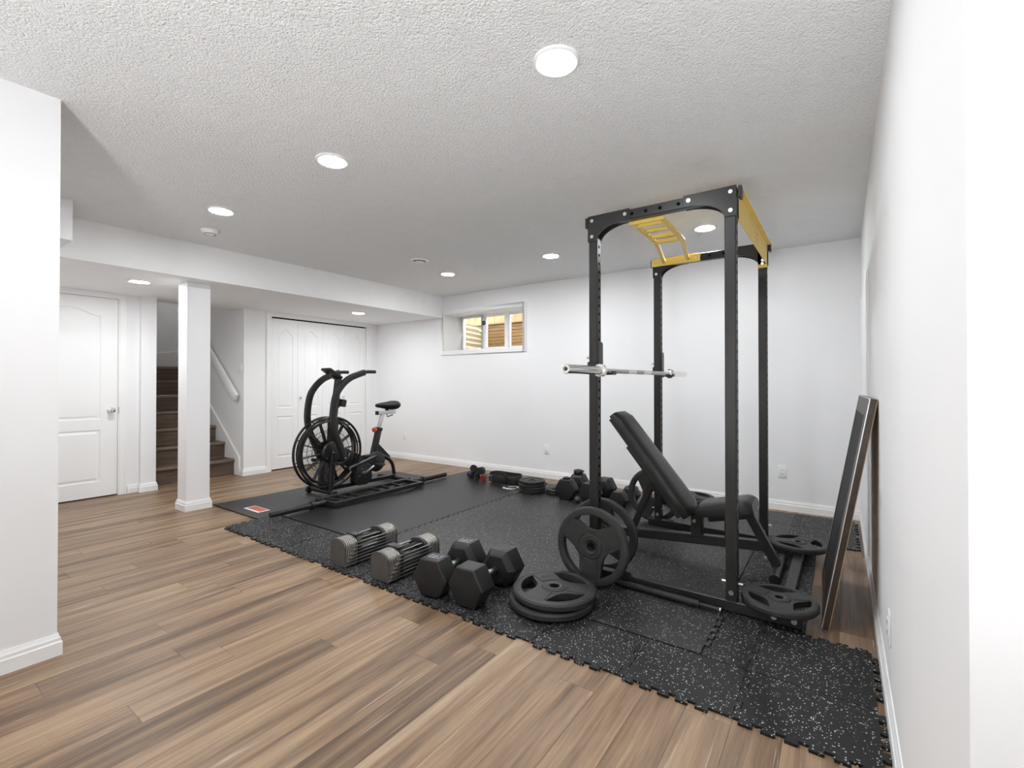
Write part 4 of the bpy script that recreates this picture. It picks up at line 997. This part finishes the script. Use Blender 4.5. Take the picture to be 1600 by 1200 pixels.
# moving arms
def arm(xa, dy, xo):
    prof = [(2.990, 0.395), (2.965, 0.47), (2.918, 0.575), (2.872, 0.70), (2.858, 0.84), (2.885, 1.02), (2.945, 1.125), (3.045, 1.212), (3.17, 1.262), (3.24, 1.283)]
    P = smooth_path([(xa, y+dy, z) for y, z in prof], 4)
    a_ = B(o).sweep(P, rrect(0.066, 0.040, 0.012, 3), up=(1, 0, 0)).build('moving_arm', 'bike_black', bk, angle=40)
    B(o).sweep([(xa, 3.225+dy, 1.280), (xa, 3.26+dy, 1.287), (xa+xo*0.2, 3.30+dy, 1.290), (xa+xo*0.4, 3.368+dy, 1.290)], [(0.0185*math.cos(2*PI*k/14), 0.0185*math.sin(2*PI*k/14)) for k in range(14)]).build('foam_grip', 'foam', a_)
    B(o).cyl((xa-0.03, 2.985+dy, 0.40), (xa+0.03, 2.985+dy, 0.40), 0.022, n=14).build('pivot', 'bike_black', a_)
    B(o).cyl((xa+0.03, 2.985+dy, 0.40), (xa+0.036, 2.985+dy, 0.40), 0.010, n=10).build('pivot_bolt', 'bolt', a_)
    return a_
arm(-4.20, 0.0, 0.05); arm(-4.60, -0.03, -0.05)
for xx_, yb_, zz in ((-4.205, 3.30, 0.245), (-4.595, 3.24, 0.20)):   # link rods from arm foot to crank
    B(o).tube(smooth_path([(xx_, 2.88, 0.352), (xx_+0.005, 2.96, 0.350), (xx_, 3.03, 0.385), (xx_, 3.07, 0.43)], 4), 0.017, 10).build('arm_link', 'bike_black', bk)
    B(o).cyl((xx_, 3.05, 0.275), (xx_, 3.40, 0.36), 0.018, n=12).build('crank_rod', 'bike_black', bk)
    B(o).cyl((xx_+0.016, 3.05, 0.275), (xx_+0.022, 3.05, 0.275), 0.010, n=10).build('rod_bolt', 'bolt', bk)
    B(o).cyl((xx_-0.03, 2.90, 0.352), (xx_+0.02, 2.90, 0.352), 0.016, n=12).build('foot_peg', 'black_plastic', bk)
# frame behind the wheel, crank and belt housing
X = Matrix(((0,0,1,0),(1,0,0,0),(0,1,0,0),(0,0,0,1)))
B(o).prism([(2.99, 0.36), (3.06, 0.48), (3.16, 0.46), (3.34, 0.36), (3.58, 0.335), (3.60, 0.26), (3.42, 0.20), (3.22, 0.24)], XC-0.03, XC+0.03, X).build('main_frame', 'bike_black', bk, bevel=0.006, segs=2)
hs = []
for yy, zz, rr in ((3.52, 0.275, 0.115),):
    hs = B(o).lathe([(0.0, 0), (rr-0.012, 0), (rr, 0.008), (rr, 0.034), (rr-0.012, 0.042), (0.0, 0.042)], 36, B().frame((XC+0.03, yy, zz), (1, 0, 0))).build('belt_pulley', 'bike_black', bk)
b = B(o); b.prism([(3.17, 0.10), (3.20, 0.27), (3.33, 0.31), (3.40, 0.25), (3.41, 0.12), (3.34, 0.055), (3.22, 0.06)], XC+0.04, XC+0.13, X)
gb = b.build('crank_housing', 'black_plastic', bk, bevel=0.012)
B(o).cyl((XC+0.13, 3.285, 0.19), (XC+0.145, 3.285, 0.19), 0.016, n=12).build('crank_bolt', 'bolt', gb)
for k in range(4):
    a = PI/2*k+0.4; B(o).cyl((XC+0.129, 3.285+0.055*math.cos(a), 0.185+0.055*math.sin(a)), (XC+0.134, 3.285+0.055*math.cos(a), 0.185+0.055*math.sin(a)), 0.006, n=8).build('cover_bolt', 'bolt', gb)
for sx, y1_, z1_ in ((1, 3.44, 0.265), (-1, 3.13, 0.115)):
    ca = B(o).bar((XC+sx*0.15, 3.285, 0.19), (XC+sx*0.15, y1_, z1_), 0.018, 0.03, up=(1,0,0)).build('crank_arm', 'brushed', bk, bevel=0.003)
    pd = B(o).box(XC+sx*0.16-0.0, XC+sx*0.16+sx*0.09, y1_-0.045, y1_+0.045, z1_-0.012, z1_+0.012).build('pedal', 'black_plastic', bk, bevel=0.006)
    B(o).tube([(XC+sx*0.165, y1_-0.03, z1_+0.012), (XC+sx*0.175, y1_-0.04, z1_+0.05), (XC+sx*0.235, y1_-0.04, z1_+0.05), (XC+sx*0.245, y1_-0.03, z1_+0.012)], 0.007, 8).build('toe_strap', 'webbing', pd)
# seat tube, post, slider, saddle
B(o).bar((XC, 3.505, 0.30), (XC, 3.598, 0.640), 0.055, 0.060, up=(0,1,0)).build('seat_tube', 'bike_black', bk, bevel=0.006, segs=2)
B(o).prism([(3.515, 0.30), (3.585, 0.47), (3.76, 0.30), (3.74, 0.255)], XC-0.014, XC+0.014, X).build('seat_gusset', 'bike_black', bk, bevel=0.003, segs=1)
B(o).bar((XC, 3.592, 0.618), (XC, 3.600, 0.652), 0.064, 0.070, up=(0,1,0)).build('seat_clamp', 'black_plastic', bk, bevel=0.005)
kb = B(o).lathe([(0.0, 0.0), (0.010, 0.0), (0.010, 0.022), (0.026, 0.028), (0.030, 0.040), (0.026, 0.058), (0.0, 0.062)], 16, B().frame((XC, 3.567, 0.628), (0.35, -1, 0.05))).build('adjust_knob', 'red', bk); kb['label'] = 'red seat height knob'
B(o).bar((XC, 3.592, 0.62), (XC, 3.652, 0.812), 0.036, 0.040, up=(0,1,0)).build('seat_post', 'silver', bk, bevel=0.003)
sl = B(o).box(XC-0.02, XC+0.02, 3.575, 3.835, 0.800, 0.842).build('seat_slider', 'silver', bk, bevel=0.003)
B(o).box(XC-0.021, XC+0.021, 3.563, 3.580, 0.799, 0.843).build('slider_cap', 'black_plastic', sl)
B(o).tube([(XC+0.02, 3.70, 0.80), (XC+0.025, 3.70, 0.77), (XC+0.03, 3.78, 0.79)], 0.006, 8, up=(1,0,0)).build('slider_lever', 'black_plastic', sl)
B(o).cyl((XC, 3.715, 0.84), (XC, 3.72, 0.888), 0.020, n=14).build('saddle_clamp', 'black_plastic', bk)
rings = []
for t, wd, zt, zl in ((0.0, 0.030, 0.918, 0.892), (0.05, 0.052, 0.930, 0.884), (0.22, 0.066, 0.938, 0.876), (0.42, 0.100, 0.942, 0.862), (0.62, 0.160, 0.950, 0.850), (0.80, 0.205, 0.958, 0.846), (0.93, 0.200, 0.956, 0.852), (0.98, 0.175, 0.944, 0.866), (1.0, 0.140, 0.930, 0.880)):
    y = 3.555 + 0.305*t
    rings.append([(XC + wd/2*math.cos(2*PI*k/16), y, (zt+zl)/2 + (zt-zl)/2*(math.sin(2*PI*k/16) if math.sin(2*PI*k/16) < 0 else math.sin(2*PI*k/16)**0.7)) for k in range(16)])
B(o).loft(rings).build('saddle', 'vinyl', bk, angle=60)
# curved rear leg
B(o).tube(smooth_path([(XC+0.03, 3.36, 0.345), (XC+0.03, 3.52, 0.340), (XC+0.03, 3.66, 0.310), (XC+0.03, 3.765, 0.225), (XC+0.03, 3.80, 0.10), (XC+0.03, 3.80, 0.05)], 5), 0.021, 12).build('rear_leg', 'bike_black', bk)
hb = B(o).torus((XC+0.01, 3.105, 0.985), (0, 0.2, 1), 0.036, 0.006, 24, 6).torus((XC+0.01, 3.10, 0.925), (0, 0.2, 1), 0.034, 0.006, 24, 6); 
hb.bar((XC, 3.06, 0.905), (XC, 3.07, 1.00), 0.03, 0.012, up=(0,1,0)).bar((XC+0.01, 3.14, 0.985), (XC+0.01, 3.13, 0.92), 0.02, 0.006, up=(0,1,0))
hb.lathe([(0.030, 0.0), (0.034, 0.0), (0.036, 0.07), (0.032, 0.07)], 20, hb.frame((XC+0.01, 3.103, 0.915), (0, 0.2, 1)), close=True)
hb.build('bottle_holder', 'black_plastic', bk)

# ================================================================== LEANING FRAMED MIRROR
mr = root('framed_board', (-0.0548-0.0103, 2.6963+0.381, 0.0006), 'large dark wood framed board leaning against the right wall', 'framed board')
mr.rotation_euler = (0, 0.170, 0.0268); MH, MW = 1.1145, 0.764
FW, FT, FP = 0.085, 0.026, 0.004               # frame width, edge thickness, how far the inner lip stands proud
def frame_bar(p, q, inn):
    """bar from outer corner p to outer corner q (y, z); mitred; inn = inward direction"""
    p, q, inn = Vector(p), Vector(q), Vector(inn); d = (q-p).normalized(); b = B()
    sec = [(0.0, 0.0), (-FT, 0.0), (-FT-0.002, 0.004), (-FT-FP, FW-0.012), (-FT-FP, FW), (0.0, FW)]
    rings = [[(x, e.x + inn.x*a + sg*d.x*a, e.y + inn.y*a + sg*d.y*a) for x, a in sec] for e, sg in ((p, 1), (q, -1))]
    return b.loft(rings).build('frame_bar', 'frame_wood', mr, angle=20)
C_ = [(-MW/2, 0), (MW/2, 0), (MW/2, MH), (-MW/2, MH)]
for k_, inn in enumerate(((0, 1), (-1, 0), (0, -1), (1, 0))): frame_bar(C_[k_], C_[(k_+1) % 4], inn)
B().box(-FT-FP+0.003, -FT-FP+0.007, -MW/2+FW-0.002, MW/2-FW+0.002, FW-0.002, MH-FW+0.002).build('board_face', 'board_face', mr)
B().box(0.0001, 0.003, -MW/2+0.001, MW/2-0.001, 0.001, MH-0.001).build('backing_board', 'gold_edge', mr)
eb = B()
for (ya, za), (yb_, zb_) in zip(C_, C_[1:]+C_[:1]): eb.bar((-FT-0.0005, ya*0.998, za*0.998+0.001), (-FT-0.0005, yb_*0.998, zb_*0.998+0.001), 0.004, 0.004)
eb.build('edge_highlight', 'silver', mr)  # silver strip put in for the highlight along the frame edge

# ================================================================== SMALL GEAR BY THE BACK WALL
ZM = 0.0136
def roll(c, axis, R, wd, mat, label, turns=4):
    """rolled strap: spiral ribbon"""
    b = B(c); X = b.frame(c, axis); pts = []; n = turns*18
    for k in range(n+1):
        a = 2*PI*k/18; r = 0.008 + (R-0.008)*k/n; pts.append((r*math.cos(a), r*math.sin(a)))
    t = (R-0.008)/turns*0.86
    base = 0
    for (x, y) in pts:
        rr = math.hypot(x, y)
        for kk, z in ((0, -wd/2), (0, wd/2), (1, wd/2), (1, -wd/2)):
            s = (rr-t*kk)/rr if rr > t+0.002 else 0.5; b.v.append(X @ Vector((x*(s if kk else 1), y*(s if kk else 1), z)))
    for k in range(len(pts)-1):
        for j in range(4): b.f.append((4*k+j, 4*k+(j+1) % 4, 4*k+4+(j+1) % 4, 4*k+4+j))
    b.f += [(0, 1, 2, 3), tuple(4*(len(pts)-1)+j for j in (3, 2, 1, 0))]
    return tag(b.build('rolled_strap', mat, angle=50), label, 'strap', 'rolled straps by the wall')
roll((-3.700, 4.430, ZM+0.040), (0.9, -0.35, 0), 0.040, 0.095, 'navy', 'dark navy rolled strap at the bottom of the heap, far end')
roll((-3.575, 4.390, ZM+0.038), (0.7, -0.7, 0), 0.038, 0.095, 'webbing', 'black rolled strap at the bottom middle of the heap')
roll((-3.465, 4.370, ZM+0.038), (0.5, -0.85, 0), 0.038, 0.100, 'maroon', 'dark red rolled strap at the bottom of the heap beside the belt')
roll((-3.645, 4.415, ZM+0.119), (0.5, -0.8, 0.25), 0.048, 0.105, 'webbing', 'black rolled strap on top of the heap, far one of the two')
roll((-3.515, 4.385, ZM+0.114), (0.35, -0.95, 0.1), 0.047, 0.105, 'webbing', 'black rolled strap on top of the heap, next to the lifting belt')
# lifting belt, curled
bl = root('lifting_belt', (-3.20, 4.42, ZM), 'black leather lifting belt curled up beside the wall', 'belt'); o = bl.location
P = []
for k in range(49):
    a = 2*PI*(k/48)*1.08 - 0.5; R_ = 1.0 - 0.05*k/48
    P.append(Vector((-3.19 + 0.215*R_*math.cos(a), 4.43 + 0.125*R_*math.sin(a), ZM+0.056 + 0.006*math.sin(3*a))))
B(o).sweep(P, rrect(0.009, 0.100, 0.003, 2)).build('belt_band', 'leather', bl, angle=40)
B(o).sweep([(-3.300, 4.305, ZM+0.055), (-3.240, 4.285, ZM+0.060), (-3.170, 4.283, ZM+0.062), (-3.090, 4.296, ZM+0.058)], rrect(0.012, 0.075, 0.003, 2)).build('belt_strap', 'webbing', bl, angle=40)
bc = B(o); bc.tube([(-3.325, 4.296, ZM+0.022), (-3.325, 4.294, ZM+0.092), (-3.280, 4.280, ZM+0.096), (-3.280, 4.280, ZM+0.018)], 0.0045, 8, up=(0,1,0), closed=True); bc.build('buckle', 'chrome', bl)
B(o).sweep([(-3.210, 4.35, ZM+0.104), (-3.160, 4.32, ZM+0.128), (-3.100, 4.31, ZM+0.100), (-3.080, 4.31, ZM+0.05)], rrect(0.006, 0.045, 0.002, 2)).build('loose_strap', 'webbing', bl, angle=40)
# chain of the belt: separate links in one chain
ch = root('steel_chain', (-2.93, 4.22, ZM), 'small steel chain lying in front of the lifting belt', 'chain'); o = ch.location
pc = smooth_path([(-3.03, 4.175, 0), (-2.98, 4.155, 0), (-2.93, 4.165, 0), (-2.89, 4.20, 0), (-2.86, 4.24, 0), (-2.90, 4.26, 0), (-2.94, 4.235, 0), (-2.97, 4.205, 0)], 4)
for k, p in enumerate(pc):
    t_ = (pc[min(k+1, len(pc)-1)] - pc[max(k-1, 0)]).normalized(); sd = Vector((-t_.y, t_.x, 0)); u = Vector((0, 0, 1))
    s_ = sd if k % 2 else (sd*0.5+u*0.87)
    c_ = p + Vector((0, 0, ZM+0.010 + (0.012 if k > 20 else 0)))
    B(o).tube([c_ + t_*0.0150*math.cos(2*PI*j/12) + s_*0.0085*math.sin(2*PI*j/12) for j in range(12)], 0.0030, 6, up=t_.cross(s_), closed=True).build('chain_link', 'chrome', ch)
# stack of small iron plates
def small_plate(R, T, loc, label, group):
    r = root('small_weight_plate', loc, label, 'weight plate', group)
    B().lathe([(0.026, 0.0), (0.034, 0.0), (0.036, 0.2*T), (R*0.74, 0.2*T), (R*0.80, 0.0), (R*0.96, 0.0), (R, 0.22*T), (R, 0.78*T), (R*0.96, T), (R*0.80, T), (R*0.74, 0.8*T), (0.046, 0.8*T), (0.042, T), (0.026, T)], 40, close=True).build('plate_body', 'iron', r)
    B().lathe([(0.0255, -0.0004), (0.033, -0.0004), (0.033, T+0.0006), (0.0255, T+0.0006)], 24, close=True).build('hub_ring', 'ring', r)
    return r
nms = ['bottom', 'second from bottom', 'second from top', 'top']
for k in range(4):
    small_plate(0.145 if k < 3 else 0.140, 0.030, (-2.715+0.006*(k % 2), 4.265-0.005*k, ZM+k*0.0312), 'small black iron plate, %s of the stack by the belt chain' % nms[k], 'stack of small plates')
small_plate(0.082, 0.022, (-2.475, 4.30, ZM), 'tiny black iron plate at the bottom of the pair beside the hex dumbbells', 'pair of tiny plates')
small_plate(0.082, 0.022, (-2.470, 4.305, ZM+0.0232), 'tiny black iron plate on top of the pair beside the hex dumbbells', 'pair of tiny plates')
# collars lying on the dumbbell
def collar(loc, R, T, label):
    r = root('barbell_collar', loc, label, 'collar', 'barbell collars')
    B().lathe([(R*0.52, 0.0), (R*0.90, 0.0), (R, T*0.2), (R, T*0.8), (R*0.90, T), (R*0.52, T)], 28, close=True).build('clamp_ring', 'black_plastic', r)
    B().box(R*0.2, R*0.75, R*0.82, R*1.18, T*0.25, T*0.75).build('clamp_lever', 'foam', r, bevel=0.003)
collar((-2.262, 4.190, 0.0136+0.195), 0.036, 0.018, 'flat black barbell collar on the near head of the wall dumbbell')
collar((-2.275, 4.478, 0.0136+0.195), 0.050, 0.045, 'thick black barbell collar on the far head of the wall dumbbell')
tag(B((-2.095, 4.10, ZM+0.030)).ball((-2.095, 4.10, ZM+0.030), 0.030, 20, 12).build('massage_ball', 'grey_ball'), 'small dark grey ball on the mat between the wall dumbbells', 'ball')
